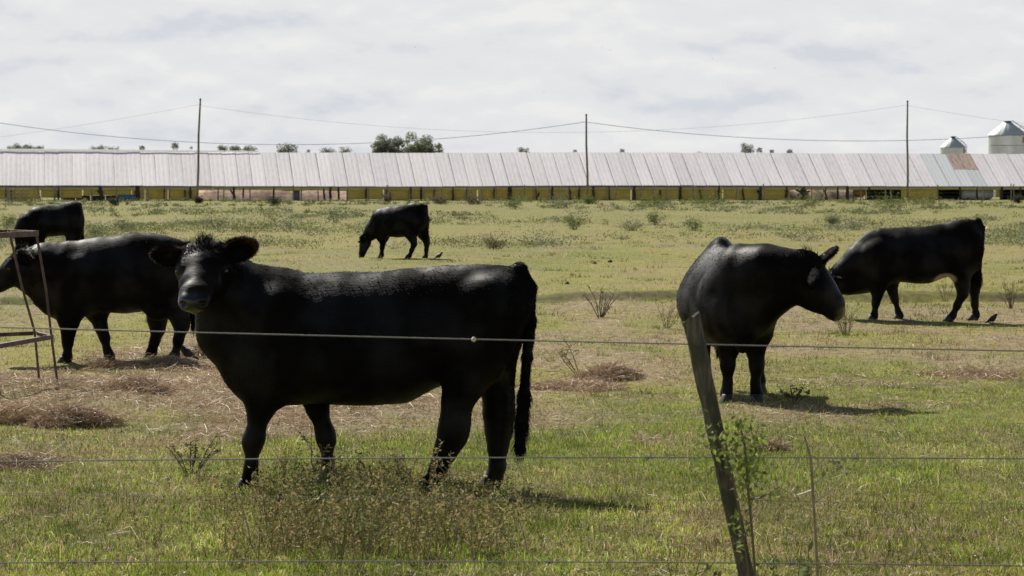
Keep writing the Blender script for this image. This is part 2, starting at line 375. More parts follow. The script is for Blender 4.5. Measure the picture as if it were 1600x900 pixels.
# ------------------------------------------------------------------ grass: one mass
def blades(P, h, w, az, lean, col, two, name, m, tipcol=1.25):
    n = len(P)
    wx = np.cos(az) * w / 2; wy = np.sin(az) * w / 2
    la = rng.uniform(0, 2 * np.pi, n); lx = np.cos(la) * lean * h; ly = np.sin(la) * lean * h
    Vs = []; Fs = []; Cs = []; base = 0
    for flag in (True, False):
        k = np.where(two == flag)[0]; m_ = len(k)
        if m_ == 0: continue
        p = P[k]
        side = np.stack([wx[k], wy[k], np.zeros(m_)], 1)
        tip = p + np.stack([lx[k], ly[k], h[k] * np.sqrt(np.clip(1 - lean[k] ** 2 * .6, .15, 1))], 1)
        c = col[k]
        if flag:
            midp = p + np.stack([lx[k] * .3, ly[k] * .3, h[k] * .6], 1)
            V = np.stack([p - side, p + side, midp - side * .75, midp + side * .75, tip], 1).reshape(-1, 3)
            i = np.arange(m_) * 5 + base
            F = np.concatenate([np.stack([i, i + 1, i + 3], 1), np.stack([i, i + 3, i + 2], 1), np.stack([i + 2, i + 3, i + 4], 1)])
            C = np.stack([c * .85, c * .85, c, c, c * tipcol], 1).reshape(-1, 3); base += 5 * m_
        else:
            V = np.stack([p - side, p + side, tip], 1).reshape(-1, 3)
            i = np.arange(m_) * 3 + base
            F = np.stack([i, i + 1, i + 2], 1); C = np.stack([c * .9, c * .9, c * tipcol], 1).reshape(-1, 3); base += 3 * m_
        Vs.append(V); Fs.append(F); Cs.append(C)
    me = mesh_np(name, np.concatenate(Vs), np.concatenate(Fs), False, np.concatenate(Cs))
    return link(name, me, m)

def field_points(n, d0, d1, margin=1.12):
    d = 1 / rng.uniform(1 / d1, 1 / d0, n)
    x = rng.uniform(-1, 1, n) * (d * .18 * margin + .7)
    return x, d

def build_grass():
    n = 600000
    x, y = field_points(n, 11.2, 262)
    hay, g, th = maps(x, y)
    ycb = 40 + .9 * np.sin(x * .13) + .02 * x
    keep = (rng.random(n) > np.clip(hay * .85, 0, .8)) & ~((np.abs(y - ycb - .10) < .13) & (rng.random(n) < .7))
    x, y, hay, g, th = x[keep], y[keep], hay[keep], g[keep], th[keep]; n = len(x)
    clump = fbm(x * 5, y * 5, 55, 2)
    # colour of each blade: pick a kind by the patch maps, then vary it
    r = rng.random(n)
    pg = np.clip(g * 1.05, 0, .95)
    c = np.where((r < pg)[:, None], C_GREEN[None] * 1.25, C_OLIVE[None])
    r2 = rng.random(n)
    straw = r2 < (.15 + .42 * th + .3 * hay + .25 * np.clip(fbm(x * 2.2 + 5, y * 1.7, 71, 3) * 3 - 1.55, 0, 1))
    c = np.where(straw[:, None], C_STRAW[None] * np.where(rng.random(n) < .35, .55, 1.0)[:, None], c)
    c = c * rng.uniform(.5, 1.5, n)[:, None] * (1 + rng.normal(0, .06, (n, 3)))
    c = np.clip(c * (.40 + 1.2 * clump)[:, None] * (.58 + .84 * fbm(x * 1.5 + 9, y * .7, 43, 3))[:, None], .004, .8)
    h = (.016 + .034 * rng.random(n) ** 1.8) * (.65 + .7 * g) * (.45 + 1.1 * clump) * (1 - .3 * th)
    h = h * (1 + .5 * sstep(60, 130, y)); h = np.where(rng.random(n) < .02, h * 2.3, h)
    w = np.maximum(.0035, y * .00021) * rng.uniform(.7, 1.4, n)
    lean = np.clip(rng.normal(.75, .35, n) + straw * .35, 0, 1.5)
    P = np.stack([x, y, height(x, y) - .004], 1)
    # a short dense under-storey of flat blades and dead litter close to the fence
    n2 = 330000; x2, y2 = field_points(n2, 11.2, 40); hay2, g2, th2 = maps(x2, y2)
    r2 = rng.random(n2); dead = r2 < .34 + .3 * th2 + .2 * hay2
    c2 = np.where(dead[:, None], np.where((rng.random(n2) < .5)[:, None], C_THATCH[None] * .75, C_STRAW[None]), np.where((rng.random(n2) < .3 + .6 * g2)[:, None], C_GREEN[None], C_OLIVE[None]))
    c2 = np.clip(c2 * rng.uniform(.35, 1.5, n2)[:, None] * (1 + rng.normal(0, .08, (n2, 3))), .003, .8)
    h2 = rng.uniform(.012, .034, n2); w2 = np.maximum(.004, y2 * .00024) * rng.uniform(.7, 1.6, n2); l2 = rng.uniform(.7, 1.7, n2)
    P2 = np.stack([x2, y2, height(x2, y2) - .003], 1)
    P = np.concatenate([P, P2]); h = np.concatenate([h, h2]); w = np.concatenate([w, w2]); lean = np.concatenate([lean, l2]); c = np.concatenate([c, c2]); y = np.concatenate([y, np.full(n2, 99.)]); n += n2
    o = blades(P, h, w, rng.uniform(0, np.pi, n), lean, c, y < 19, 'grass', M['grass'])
    tag(o, 'short grazed pasture grass, green near the fence and yellowing farther out', 'grass', kind='stuff')
build_grass()

def build_tussocks():
    n = 4600; x, y = field_points(n, 12, 120); hay, g, th = maps(x, y); k = rng.random(n) < .25 + .75 * fbm(x * .4, y * .3, 66, 2); x, y = x[k], y[k]; n = len(x); m = 26
    dry = rng.random(n) < .5; w = rng.uniform(.03, .14, n) * (1 + .012 * y); hh = rng.uniform(.03, .085, n) * (1 + .008 * y)
    X = np.repeat(x, m) + rng.normal(0, 1, n * m) * np.repeat(w, m); Y = np.repeat(y, m) + rng.normal(0, 1, n * m) * np.repeat(w, m)
    c = np.where(np.repeat(dry, m)[:, None], np.array([[.38, .275, .17]]), np.array([[.115, .15, .03]])) * np.repeat(rng.uniform(.45, 1.25, n), m)[:, None] * rng.uniform(.6, 1.4, n * m)[:, None]
    h = np.repeat(hh, m) * rng.uniform(.4, 1.2, n * m); P = np.stack([X, Y, height(X, Y) - .004], 1)
    o = blades(P, h, np.maximum(.004, Y * .00024) * rng.uniform(.7, 1.3, n * m), rng.uniform(0, np.pi, n * m), np.clip(rng.normal(.7, .35, n * m), 0, 1.5), c, Y < 15, 'tussocks', M['grass'])
    tag(o, 'small dark tussocks and withered tufts dotted over the pasture', 'tussocks', kind='stuff')
build_tussocks()

# ------------------------------------------------------------------ hay lying about: one mass, and heaps as things
def strands(P, dirs, ln, w, col):
    n = len(P)
    up = rng.normal(0, 1, (n, 3)); s = np.cross(dirs, up); s /= np.linalg.norm(s, axis=1)[:, None] + 1e-9
    s = s * w[:, None] / 2
    a = P - dirs * ln[:, None] / 2; b = P + dirs * ln[:, None] / 2
    mid = P + rng.normal(0, .12, (n, 3)) * ln[:, None] * .5; mid[:, 2] = np.maximum(mid[:, 2], P[:, 2] - .005)
    V = np.stack([a - s, a + s, mid - s, mid + s, b], 1).reshape(-1, 3)
    i = np.arange(n) * 5
    F = np.concatenate([np.stack([i, i + 1, i + 3], 1), np.stack([i, i + 3, i + 2], 1), np.stack([i + 2, i + 3, i + 4], 1)])
    C = np.repeat(col, 5, 0)
    return V, F, C
def hay_colour(n):
    t = rng.random(n)[:, None]
    c = np.array([.60, .455, .29]) * t + np.array([.34, .23, .145]) * (1 - t)
    return c * rng.uniform(.6, 1.35, n)[:, None]
def build_hay():
    x, y = field_points(460000, 11.6, 36)
    hay, g, th = maps(x, y)
    k = rng.random(len(x)) < np.clip(hay * .62 + th * .07 + .034 * (y < 26), 0, 1); x, y, hay = x[k], y[k], hay[k]
    n = len(x)
    P = np.stack([x, y, height(x, y) + rng.random(n) ** 2 * .055 * (.3 + hay)], 1)
    a = rng.uniform(0, 2 * np.pi, n); el = rng.normal(.12, .28, n)
    D = np.stack([np.cos(a) * np.cos(el), np.sin(a) * np.cos(el), np.sin(el)], 1)
    V, F, C = strands(P, D, rng.uniform(.05, .17, n), np.maximum(.0025, y * .00014) * rng.uniform(.7, 1.3, n), hay_colour(n))
    tag(link('loose_hay', mesh_np('loose_hay', V, F, False, C), M['hay']), 'scattered brown hay trodden over the pasture around the feeder', 'hay', kind='stuff')
build_hay()

def leaf_quads(P, size, col, n_up=.3):
    n = len(P); nr = rng.normal(0, 1, (n, 3)); nr[:, 2] += n_up; nr /= np.linalg.norm(nr, axis=1)[:, None]
    u = np.cross(nr, rng.normal(0, 1, (n, 3))); u /= np.linalg.norm(u, axis=1)[:, None] + 1e-9; v = np.cross(nr, u)
    s = size[:, None]
    V = np.stack([P - u * s, P - v * s * .5, P + u * s, P + v * s * .5], 1).reshape(-1, 3)
    F = np.arange(n * 4).reshape(-1, 4); C = np.repeat(col, 4, 0)
    return V, F, C
def build_litter():
    n = 26000; x, y = field_points(n, 11.4, 26); r = rng.random(n)
    P = np.stack([x, y, height(x, y) + rng.uniform(.004, .03, n)], 1)
    c = np.where((r < .22)[:, None], np.array([[.62, .56, .46]]), np.where((r < .6)[:, None], np.array([[.30, .22, .12]]), np.array([[.14, .17, .05]])))
    V, F, C = leaf_quads(P, np.maximum(.005, y * .0003) * rng.uniform(.6, 1.7, n), c * rng.uniform(.6, 1.3, n)[:, None], .8)
    tag(link('leaf_litter', mesh_np('leaf_litter', V, F, False, C), M['hay']), 'tiny pale dead leaves and low herbs strewn through the near grass', 'leaf litter', kind='stuff')

build_litter()
def hay_heap(px, py, w, hgt, label, dark=1.0, n=2600):
    w *= 1.35; hgt *= .66; dark = .45 + .55 * dark
    g = ground(px, py); z0 = hz(g.x, g.y)
    t = thing('hay_heap', label, 'hay heap', (g.x, g.y, z0), group='heaps of hay in the field')
    r = np.sqrt(rng.random(n)); a = rng.uniform(0, 2 * np.pi, n)
    wob = 1 + .25 * np.sin(a * 3 + px) + .12 * np.sin(a * 7)
    x = r * np.cos(a) * w / 2 * wob; y = r * np.sin(a) * w * .42 * wob
    top = hgt * np.clip(1 - r ** 1.7, 0, 1) * (.7 + .6 * fbm(x * 5 + px, y * 5 + py, 3, 2))
    z = top * rng.random(n) ** .35
    az = rng.uniform(0, 2 * np.pi, n); el = rng.normal(.1, .4, n)
    D = np.stack([np.cos(az) * np.cos(el), np.sin(az) * np.cos(el), np.sin(el)], 1)
    V, F, C = strands(np.stack([x, y, z + .01], 1), D, rng.uniform(.06, .2, n), np.maximum(.0035, g.y * .00016) * rng.uniform(.7, 1.3, n), hay_colour(n) * dark)
    link('strands', mesh_np('strands', V, F, False, C), M['hay'], t)
    # the packed core
    nr, na = 8, 20; Vc = []; Fc = []
    for i in range(nr):
        for k in range(na):
            rr = i / (nr - 1) * .92; aa = 2 * math.pi * k / na; wb = 1 + .25 * math.sin(aa * 3 + px) + .12 * math.sin(aa * 7)
            Vc.append((rr * math.cos(aa) * w / 2 * wb, rr * math.sin(aa) * w * .42 * wb, hgt * .8 * (1 - rr ** 1.7) - .02 + random.uniform(-.01, .01)))
    for i in range(nr - 1):
        for k in range(na): Fc.append((i * na + k, i * na + (k + 1) % na, (i + 1) * na + (k + 1) % na, (i + 1) * na + k))
    mb = MB(); mb.add(Vc, Fc); mb.obj('packed_core', M['hay_core'], t, True)
M['hay_core'] = mat('hay_core', (.25, .165, .10), .95, noise=(12, .5, 1.3), bump=(40, 1.0))
for a in [(108, 668, .40, .20, 'dark rounded heap of brown hay on the green grass below the rusty feeder', .8, 4200),
          (218, 618, .42, .13, 'low heap of tan hay between the feeder and the cow looking at the camera', .85, 2600),
          (164, 578, .26, .11, 'small dark tuft of hay at the front hoof of the cow behind the feeder', .6, 1600),
          (30, 735, .42, .10, 'dark matted clod of hay at the left edge of the picture', .5, 2600),
          (262, 572, .40, .10, 'flat trodden heap of hay under the hind hooves of the cow behind the feeder', .75, 1800),
          (318, 560, .30, .13, 'dark tuft of hay beside the little black bird', .7, 1500),
          (28, 665, .48, .15, 'broad pale brown heap of hay at the left edge below the feeder', 1.0, 3200),
          (955, 592, .36, .17, 'tan mound of hay in the open middle of the field', .8, 2600),
          (897, 610, .62, .07, 'long flat streak of brown hay left of the tan mound', .9, 2200),
          (1205, 706, .14, .08, 'small brown clod of hay behind the vine on the leaning post', .8, 900),
          (1520, 585, .7, .07, 'thin reddish brown spread of hay at the right side of the field', .9, 1800)]:
    hay_heap(*a)

# ------------------------------------------------------------------ the long shed
SHA = math.radians(9.5)
SH0 = Vector((0, 262, 0))
SHX = Vector((math.cos(SHA), math.sin(SHA), 0)); SHN = Vector((-math.sin(SHA), math.cos(SHA), 0))
def shed_x(px, back=0.0):               # shed's own length coordinate seen at pixel column px, on the plane 'back' metres behind the eave
    d = ray(px, HORIZON); o = SH0 + SHN * back
    t = o.dot(SHN) / d.dot(SHN); return (d * t - o).dot(SHX)
def shed_z(px, py, back=0.0):
    d = ray(px, py); o = SH0 + SHN * back
    t = o.dot(SHN) / d.dot(SHN); return H + d.z * t
EAVE, RIDGE, RUN, BACK = 1.50, 4.46, 5.0, 10.0
X0, X1 = -66.0, 70.0
shed = thing('long_shed', 'long low open shed with a whitish sheet roof and yellow curtains across the field', 'shed', SH0, SHA)

def build_shed():
    slope = math.atan2(RIDGE - EAVE, RUN); ln = math.hypot(RIDGE - EAVE, RUN) + .35
    xg0, xg1 = shed_x(1462), shed_x(1500); xr0, xr1 = shed_x(1503), shed_x(1536)
    x = X0; k = 0
    base = {}
    while x < X1:
        w = 1.24
        xc = x + w / 2
        gap = random.uniform(.022, .045) if xc > shed_x(330) else random.uniform(.004, .016)
        kind = 'roof_new' if xg0 < xc < xr1 else 'roof'
        def panel(length, off, matname, lift):
            key = (round(length, 2), matname, round(gap, 2))
            ww = w - gap; nseg = 6; nl = 5
            V = []; F = []
            sag = random.uniform(-.03, .03); tw = random.uniform(-.02, .02)
            for j in range(nl + 1):
                for i in range(nseg + 1):
                    u = i / nseg - .5
                    V.append((u * ww, off + length * j / nl, .005 * (1 if i % 2 else -1) + sag * math.sin(math.pi * j / nl) + tw * u + .015))
            nn = nseg + 1
            for j in range(nl):
                for i in range(nseg): F.append((j * nn + i, j * nn + i + 1, (j + 1) * nn + i + 1, (j + 1) * nn + i))
            b0 = len(V)                                           # thin underside and front lip
            V += [(-ww / 2, off, -.03), (ww / 2, off, -.03)]
            F.append((b0, b0 + 1) + tuple(range(nseg, -1, -1)))
            mb = MB(); mb.add(V, F)
            o = mb.obj('roof_panel', M[matname], shed)
            o.location = (xc, -.3 * math.cos(slope), EAVE - .3 * math.sin(slope) + lift + .12 * math.sin(xc * .11) * .4 + random.uniform(-.015, .015))
            o.rotation_euler = (slope, 0, random.uniform(-.004, .004))
            return o
        if xr0 - .3 < xc < xr1:                                    # rusty upper sheet over a newer grey one
            panel(ln * .5, 0, 'roof_new', 0); q = panel(ln * .5, ln * .5, 'roof_rust', .0)
            q['label'] = 'rusty brown upper roof sheet'
        else:
            o = panel(ln - (random.uniform(.0, .12)), 0, kind, 0)
            if kind == 'roof_new': o['label'] = 'newer smooth grey roof sheet'
        x += w
    # boarding under the sheets and the far slope
    c, s = math.cos(slope), math.sin(slope)
    mb = MB()
    V = [(X0, -.2, EAVE - .24), (X1, -.2, EAVE - .24), (X1, RUN, RIDGE - .11), (X0, RUN, RIDGE - .11),
         (X0, -.2, EAVE - .34), (X1, -.2, EAVE - .34), (X1, RUN, RIDGE - .21), (X0, RUN, RIDGE - .21)]
    mb.add(V, [(0, 1, 2, 3), (7, 6, 5, 4), (0, 4, 5, 1), (3, 2, 6, 7), (0, 3, 7, 4), (1, 5, 6, 2)])
    mb.obj('roof_boarding', M['roof_under'], shed)
    mb = MB()
    V = [(X0, RUN + .02, RIDGE - .05), (X1, RUN + .02, RIDGE - .05), (X1, BACK + .3, EAVE - .15), (X0, BACK + .3, EAVE - .15)]
    V += [(a, b, z - .06) for a, b, z in V]
    mb.add(V, [(0, 1, 2, 3), (7, 6, 5, 4), (0, 4, 5, 1), (3, 2, 6, 7), (0, 3, 7, 4), (1, 5, 6, 2)])
    mb.obj('back_roof', M['roof'], shed)
    # white ridge cap along the left part
    mb = MB(); xa, xb = X0, shed_x(405, 5)
    nseg = 40
    for i in range(nseg):
        u0 = xa + (xb - xa) * i / nseg; u1 = xa + (xb - xa) * (i + 1) / nseg
        f = 1 - max(0, (i / nseg - .55)) / .45
        mb.box(((u0 + u1) / 2, RUN - .05, RIDGE + .06 + .07 * f), (u1 - u0 - .02, .02, .12 + .18 * f), Matrix.Rotation(-.5, 3, 'X'))
    mb.obj('ridge_cap', M['ridge_white'], shed)
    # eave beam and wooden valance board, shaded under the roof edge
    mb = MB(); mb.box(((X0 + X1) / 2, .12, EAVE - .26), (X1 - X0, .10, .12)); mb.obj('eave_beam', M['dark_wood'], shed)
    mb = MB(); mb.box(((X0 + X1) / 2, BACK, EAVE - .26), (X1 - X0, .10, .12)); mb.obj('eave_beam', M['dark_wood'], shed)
    mb = MB()
    for i in range(60):
        u0 = X0 + (X1 - X0) * i / 60; u1 = X0 + (X1 - X0) * (i + 1) / 60
        mb.box(((u0 + u1) / 2, -.16, EAVE - .40), (u1 - u0 - .02, .03, .24 + .03 * math.sin(i * 2.1)))
    mb.obj('valance', M['valance'], shed)
M['valance'] = mat('valance', (.60, .51, .16), .85, noise=(.6, .7, 1.1))
build_shed()

def curtain(px0, px1, top, bot, back=.02, name='curtain', m='curtain', folds=1.0, par=None):
    """a hanging tarpaulin with sagging horizontal folds; top and bottom as heights"""
    xa, xb = shed_x(px0, back), shed_x(px1, back)
    n = max(4, int((xb - xa) / .35)); nz = 9; V = []; F = []
    for j in range(nz + 1):
        for i in range(n + 1):
            u = xa + (xb - xa) * i / n; t = j / nz
            z = top + (bot - top) * t + .03 * math.sin(u * 1.3) * t
            y = back + folds * (.05 * math.sin(j * 2.3 + .8 * math.sin(u * .7)) + .03 * math.sin(u * 3.1))
            V.append((u, y, z))
    m0 = len(V); V += [(a, b + .012, c) for a, b, c in V]
    for j in range(nz):
        for i in range(n):
            a = j * (n + 1) + i; q = (a, a + n + 1, a + n + 2, a + 1)
            F.append(q); F.append(tuple(v + m0 for v in q[::-1]))
    mb = MB(); mb.add(V, F); return mb.obj(name, M[m], shed if par is None else par, True)
TOP = EAVE - .30
for px0, px1, bot in [(-330, -180, .1), (-178, -60, .1), (-58, 62, .12), (64, 128, .28), (130, 205, .50), (206, 226, .12), (227, 262, .08), (263, 309, .08), (541, 598, .1), (600, 662, .08), (664, 745, .05), (747, 795, .05), (797, 917, .05), (919, 985, .05), (987, 1062, .05),
                      (1064, 1128, .05), (1130, 1192, .05), (1194, 1234, .05), (1408, 1418, .3), (1420, 1464, .05), (1556, 1566, .3), (1605, 1660, .05), (1662, 1800, .1), (1802, 1930, .1)]:
    curtain(px0, px1, TOP, bot, folds=1.0)
curtain(440, 541, TOP, .92, folds=.4)           # rolled-up edge over the open bay
# far side: near-black sheets added as the shade inside the dark bays
M['dark_interior'] = mat('dark_interior', (.03, .032, .03), .9)
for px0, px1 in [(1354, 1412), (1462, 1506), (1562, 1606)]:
    curtain(px0, px1, TOP + .05, .0, back=BACK - .3, name='bay_shade_sheet', m='dark_interior', folds=.6)

def shed_post(px, w, kind='dark_wood', lean=0.0, top=TOP + .1, y=-.12):
    x = shed_x(px, y); mb = MB()
    n = 5; pts = []; rad = []
    for i in range(n + 1):
        t = i / n; pts.append((x + lean * (1 - t) + random.uniform(-.025, .025), y + random.uniform(-.02, .02), -.1 + (top + .1) * t)); rad.append(w / 2 * random.uniform(.85, 1.15))
    mb.tube(pts, rad, 7, .12)
    return mb, pts
for px, w, lean in [(9, .14, 0), (17, .16, .05), (84, .16, .1), (91, .22, 0), (157, .42, .1), (215, .5, 0), (257, .14, -.05), (289, .18, 0), (297, .28, 0), (365, .30, .08), (380, .18, 0), (428, .2, -.05), (505, .22, .15), (516, .30, 0), (529, .25, .0), (572, .2, 0), (604, .2, 0), (641, .3, 0), (658, .24, 0), (679, .16, -.1), (708, .2, 0), (729, .16, 0), (772, .16, 0), (797, .45, 0),
                    (836, .2, .1), (863, .26, 0), (890, .22, .1), (905, .22, 0), (927, .28, 0), (951, .26, 0), (991, .34, 0), (1031, .18, .1), (1063, .34, 0), (1092, .2, .3), (1123, .25, 0), (1160, .2, .15), (1188, .38, 0), (1229, .3, 0), (1309, .22, 0), (1324, .34, 0), (1358, .28, 0), (1500, .3, 0), (1526, .22, .1), (1565, .35, 0), (1594, .24, 0), (1640, .3, 0), (1690, .3, 0), (-40, .25, 0), (-90, .25, 0)]:
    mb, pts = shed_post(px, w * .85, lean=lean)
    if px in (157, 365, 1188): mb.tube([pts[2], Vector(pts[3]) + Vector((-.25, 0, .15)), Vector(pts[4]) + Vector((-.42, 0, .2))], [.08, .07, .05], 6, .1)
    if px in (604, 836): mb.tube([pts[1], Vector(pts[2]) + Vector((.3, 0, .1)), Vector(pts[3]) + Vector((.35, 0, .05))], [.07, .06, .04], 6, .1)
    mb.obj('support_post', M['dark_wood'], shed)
# a forked trunk used as a post in the hay bay
mb, pts = shed_post(1255, .32)
for dx, dz in ((-.75, .25), (-.6, -.35), (.7, .1), (.55, -.3), (-.35, .5), (.4, .45)):
    mb.tube([Vector(pts[3]), Vector(pts[3]) + Vector((dx * .6, 0, dz * .5)), Vector(pts[3]) + Vector((dx, .05, dz))], [.13, .10, .06], 6, .15)
q = mb.obj('support_post', M['dark_wood'], shed); q['label'] = 'dark forked trunk with short stubs serving as a roof post'
mb, pts = shed_post(1290, .14); x = shed_x(1290)
mb.tube([(x - .3, .05, 1.2), (x - .1, .05, .8), (x + .1, .05, .45), (x + .2, .05, 0)], [.06, .08, .07, .06], 6, .1)
mb.obj('support_post', M['dark_wood'], shed)

# things in and behind the shed
def mound(name, label, cat, px0, px1, back, hgt, depth, m, group=None, seed=0, rough=.25):
    xa, xb = shed_x(px0, back), shed_x(px1, back); w = xb - xa
    t = thing(name, label, cat, SH0 + SHX * ((xa + xb) / 2) + SHN * (back + depth / 2), SHA, group)
    nx, ny = max(16, int(w * 3)), 16; V = []; F = []
    for j in range(ny + 1):
        for i in range(nx + 1):
            u = i / nx * 2 - 1; v = j / ny * 2 - 1
            e_ = max(0, 1 - abs(u) ** 6) * max(0, 1 - abs(v) ** 1.6)
            nn = float(fbm(np.array([u * w * .45 + seed]), np.array([v * depth * .45]), seed)[0])
            V.append((u * w / 2, v * depth / 2, hgt * e_ * (1 - rough + rough * 2 * nn) - .03))
    for j in range(ny):
        for i in range(nx):
            a = j * (nx + 1) + i; F.append((a, a + 1, a + nx + 2, a + nx + 1))
    mb = MB(); mb.add(V, F); mb.obj('heap', M[m], t, True); return t
mound('litter_pile', 'long pinkish brown bank of litter seen through the open bay behind the left pole', 'litter pile', 285, 560, BACK + 1.5, 1.75, 7, 'litter', 'litter piles', 3)
mound('litter_pile', 'small pale brown litter pile at the left of the open bay with the forked post', 'litter pile', 1222, 1272, BACK + .6, 1.25, 3.4, 'litter', 'litter piles', 5, .3)
mound('litter_pile', 'tall pale brown litter pile in the middle of the open bay with the forked post', 'litter pile', 1258, 1352, BACK + 1, 1.85, 6, 'litter', 'litter piles', 9, .4)

t = thing('storage_tank', 'big white horizontal tank standing in an open bay at the right end of the shed', 'tank', SH0 + SHX * shed_x(1530, .9) + SHN * 1.6, SHA)
mb = MB(); prof = [(0.0, -1.55), (.4, -1.54), (.55, -1.46), (.62, -1.35), (.63, -.45), (.645, -.44), (.645, -.40), (.63, -.39), (.63, .39), (.645, .40), (.645, .44), (.63, .45), (.62, 1.35), (.55, 1.46), (.4, 1.54), (0, 1.55)]
mb.lathe(prof, 28); mb.v = [(z, y, x + .68) for x, y, z in mb.v]; mb.obj('shell', M['white_tank'], t, True)
for sx in (-1, 1): mb = MB(); mb.box((sx * 1.0, 0, .1), (.16, .9, .24)); mb.obj('cradle', M['dark_metal'], t)
mb = MB(); mb.lathe([(0, 1.36), (.16, 1.36), (.18, 1.33), (.18, 1.27)], 14); mb.obj('filler_cap', M['dark_metal'], t)

t = thing('feed_hopper', 'yellow feed hopper with an orange side in the bay right of the litter piles', 'hopper', SH0 + SHX * shed_x(1344, 1.4) + SHN * 1.6, SHA)
mb = MB(); z0, z1, z2 = .25, .55, 1.25
V = [(-.2, -.2, z0), (.2, -.2, z0), (.2, .2, z0), (-.2, .2, z0)] + [(sx * .52, sy * .45, z) for z in (z1, z2) for sx, sy in ((-1, -1), (1, -1), (1, 1), (-1, 1))]
F = [(0, 1, 5, 4), (1, 2, 6, 5), (2, 3, 7, 6), (3, 0, 4, 7), (4, 5, 9, 8), (5, 6, 10, 9), (6, 7, 11, 10), (7, 4, 8, 11), (8, 9, 10, 11), (3, 2, 1, 0)]
mb.add(V, F); mb.obj('bin', M['yellow_paint'], t)
mb = MB(); mb.box((0, -.46, .9), (.06, .03, .72)); mb.box((0, -.0, 1.27), (1.1, .96, .05)); mb.obj('rim', M['rust'], t)
for sx in (-1, 1):
    for sy in (-1, 1):
        mb = MB(); mb.box((sx * .46, sy * .40, .27), (.06, .06, .56)); mb.obj('leg', M['rust'], t)

t = thing('crate_row', 'row of dark feed troughs along the shed under the lifted curtain at the left', 'trough', SH0 + SHX * shed_x(150, 1) + SHN * .9, SHA)
xa, xb = shed_x(95) - shed_x(150), shed_x(212) - shed_x(150)
for i in range(5):
    u0 = xa + (xb - xa) * i / 5; u1 = xa + (xb - xa) * (i + 1) / 5 - .08
    mb = MB(); mb.box(((u0 + u1) / 2, 0, .22), (u1 - u0, .5, .44)); mb.box(((u0 + u1) / 2, -.02, .46), (u1 - u0 + .04, .58, .05)); mb.obj('trough', M['black_plastic'], t)
t = thing('water_drum', 'blue plastic drum lying in front of the dark troughs beside a thick shed post', 'drum', SH0 + SHX * shed_x(198, .2) + SHN * (.2 - .2), SHA)
mb = MB(); mb.lathe([(0, -.75), (.24, -.75), (.28, -.7), (.28, -.26), (.30, -.25), (.30, -.2), (.28, -.19), (.28, .19), (.3, .2), (.3, .25), (.28, .26), (.28, .7), (.24, .75), (0, .75)], 18)
mb.v = [(z, y, x + .29) for x, y, z in mb.v]; mb.obj('shell', M['blue_plastic'], t, True)
mb = MB(); mb.lathe([(0, 0), (.05, 0), (.05, .04), (0, .04)], 10); mb.v = [(.75 + z, y + .1, x + .4) for x, y, z in mb.v]; mb.obj('bung', M['black_plastic'], t)
t = thing('water_drum', 'grey blue upright drum standing in the open bay behind the left pole', 'drum', SH0 + SHX * shed_x(464, .6) + SHN * 1.0, SHA)
mb = MB(); mb.lathe([(0, 0), (.27, 0), (.3, .03), (.3, .33), (.32, .35), (.32, .39), (.3, .41), (.3, .7), (.32, .72), (.32, .76), (.3, .78), (.3, 1.06), (.27, 1.1), (0, 1.1)], 18); mb.obj('shell', M['grey_blue'] if 'grey_blue' in M else mat('grey_blue', (.16, .19, .22), .6), t, True)
mb = MB(); mb.lathe([(.31, .985), (.335, .985), (.335, 1.02), (.31, 1.02)], 18); mb.obj('hoop', M['dark_metal'], t)

# ------------------------------------------------------------------ far wire fence before the shed
ff = thing('far_fence', 'far wire fence with thin grey posts along the front of the long shed', 'fence', SH0 - SHN * 3.5, SHA)
FFP = [(-60, 1.2, 0), (12, 1.1, 0), (22, 1.0, .1), (56, 1.35, .45), (85, 1.3, 0), (98, 1.0, 0), (143, 1.05, 0), (182, 1.1, 0), (222, 1.3, 0), (231, 1.2, 0), (265, 1.1, 0), (341, 1.3, 0), (350, 1.1, 0), (391, 1.2, 0), (458, 1.35, 0), (471, 1.1, 0), (497, .9, 0), (543, 1.2, 0), (576, 1.25, 0), (605, 1.4, .1), (640, 1.2, 0), (663, 1.1, 0), (690, 1.05, .1), (731, 1.3, 0), (753, 1.05, 0), (775, 1.2, 0), (819, 1.4, 0), (836, 1.2, 0), (858, 1.3, -.1), (888, 1.15, 0), (950, 1.1, 0), (964, 1.2, -.15), (1001, 1.25, 0), (1020, 1.1, .15), (1041, 1.25, 0), (1083, 1.35, 0), (1117, 1.3, 0), (1152, 1.2, -.1), (1193, 1.5, 0), (1268, 1.2, 0), (1345, 1.25, 0), (1384, 1.25, 0), (1391, 1.2, .1), (1465, 1.4, 0), (1537, 1.2, 0), (1547, 1.1, 0), (1580, 1.5, 0), (1584, 1.45, 0), (1640, 1.3, 0)]
for px, hh, lean in FFP:
    x = shed_x(px, -3.5); mb = MB()
    mb.tube([(x + lean, 0, -.1), (x + lean * .6 + random.uniform(-.03, .03), 0, hh * .45), (x + random.uniform(-.03, .03), 0, hh + .05)], [.075, .065, .055], 6, .15)
    mb.obj('post', M['grey_wood'], ff)
for z in (.35, .7, 1.02):
    mb = MB(); xs = [shed_x(p, -3.5) for p in range(-60, 1661, 40)]
    mb.tube([(x, -.06, z + .03 * math.sin(x * 1.3)) for x in xs], .011, 3); mb.obj('wire', M['wire'], ff)

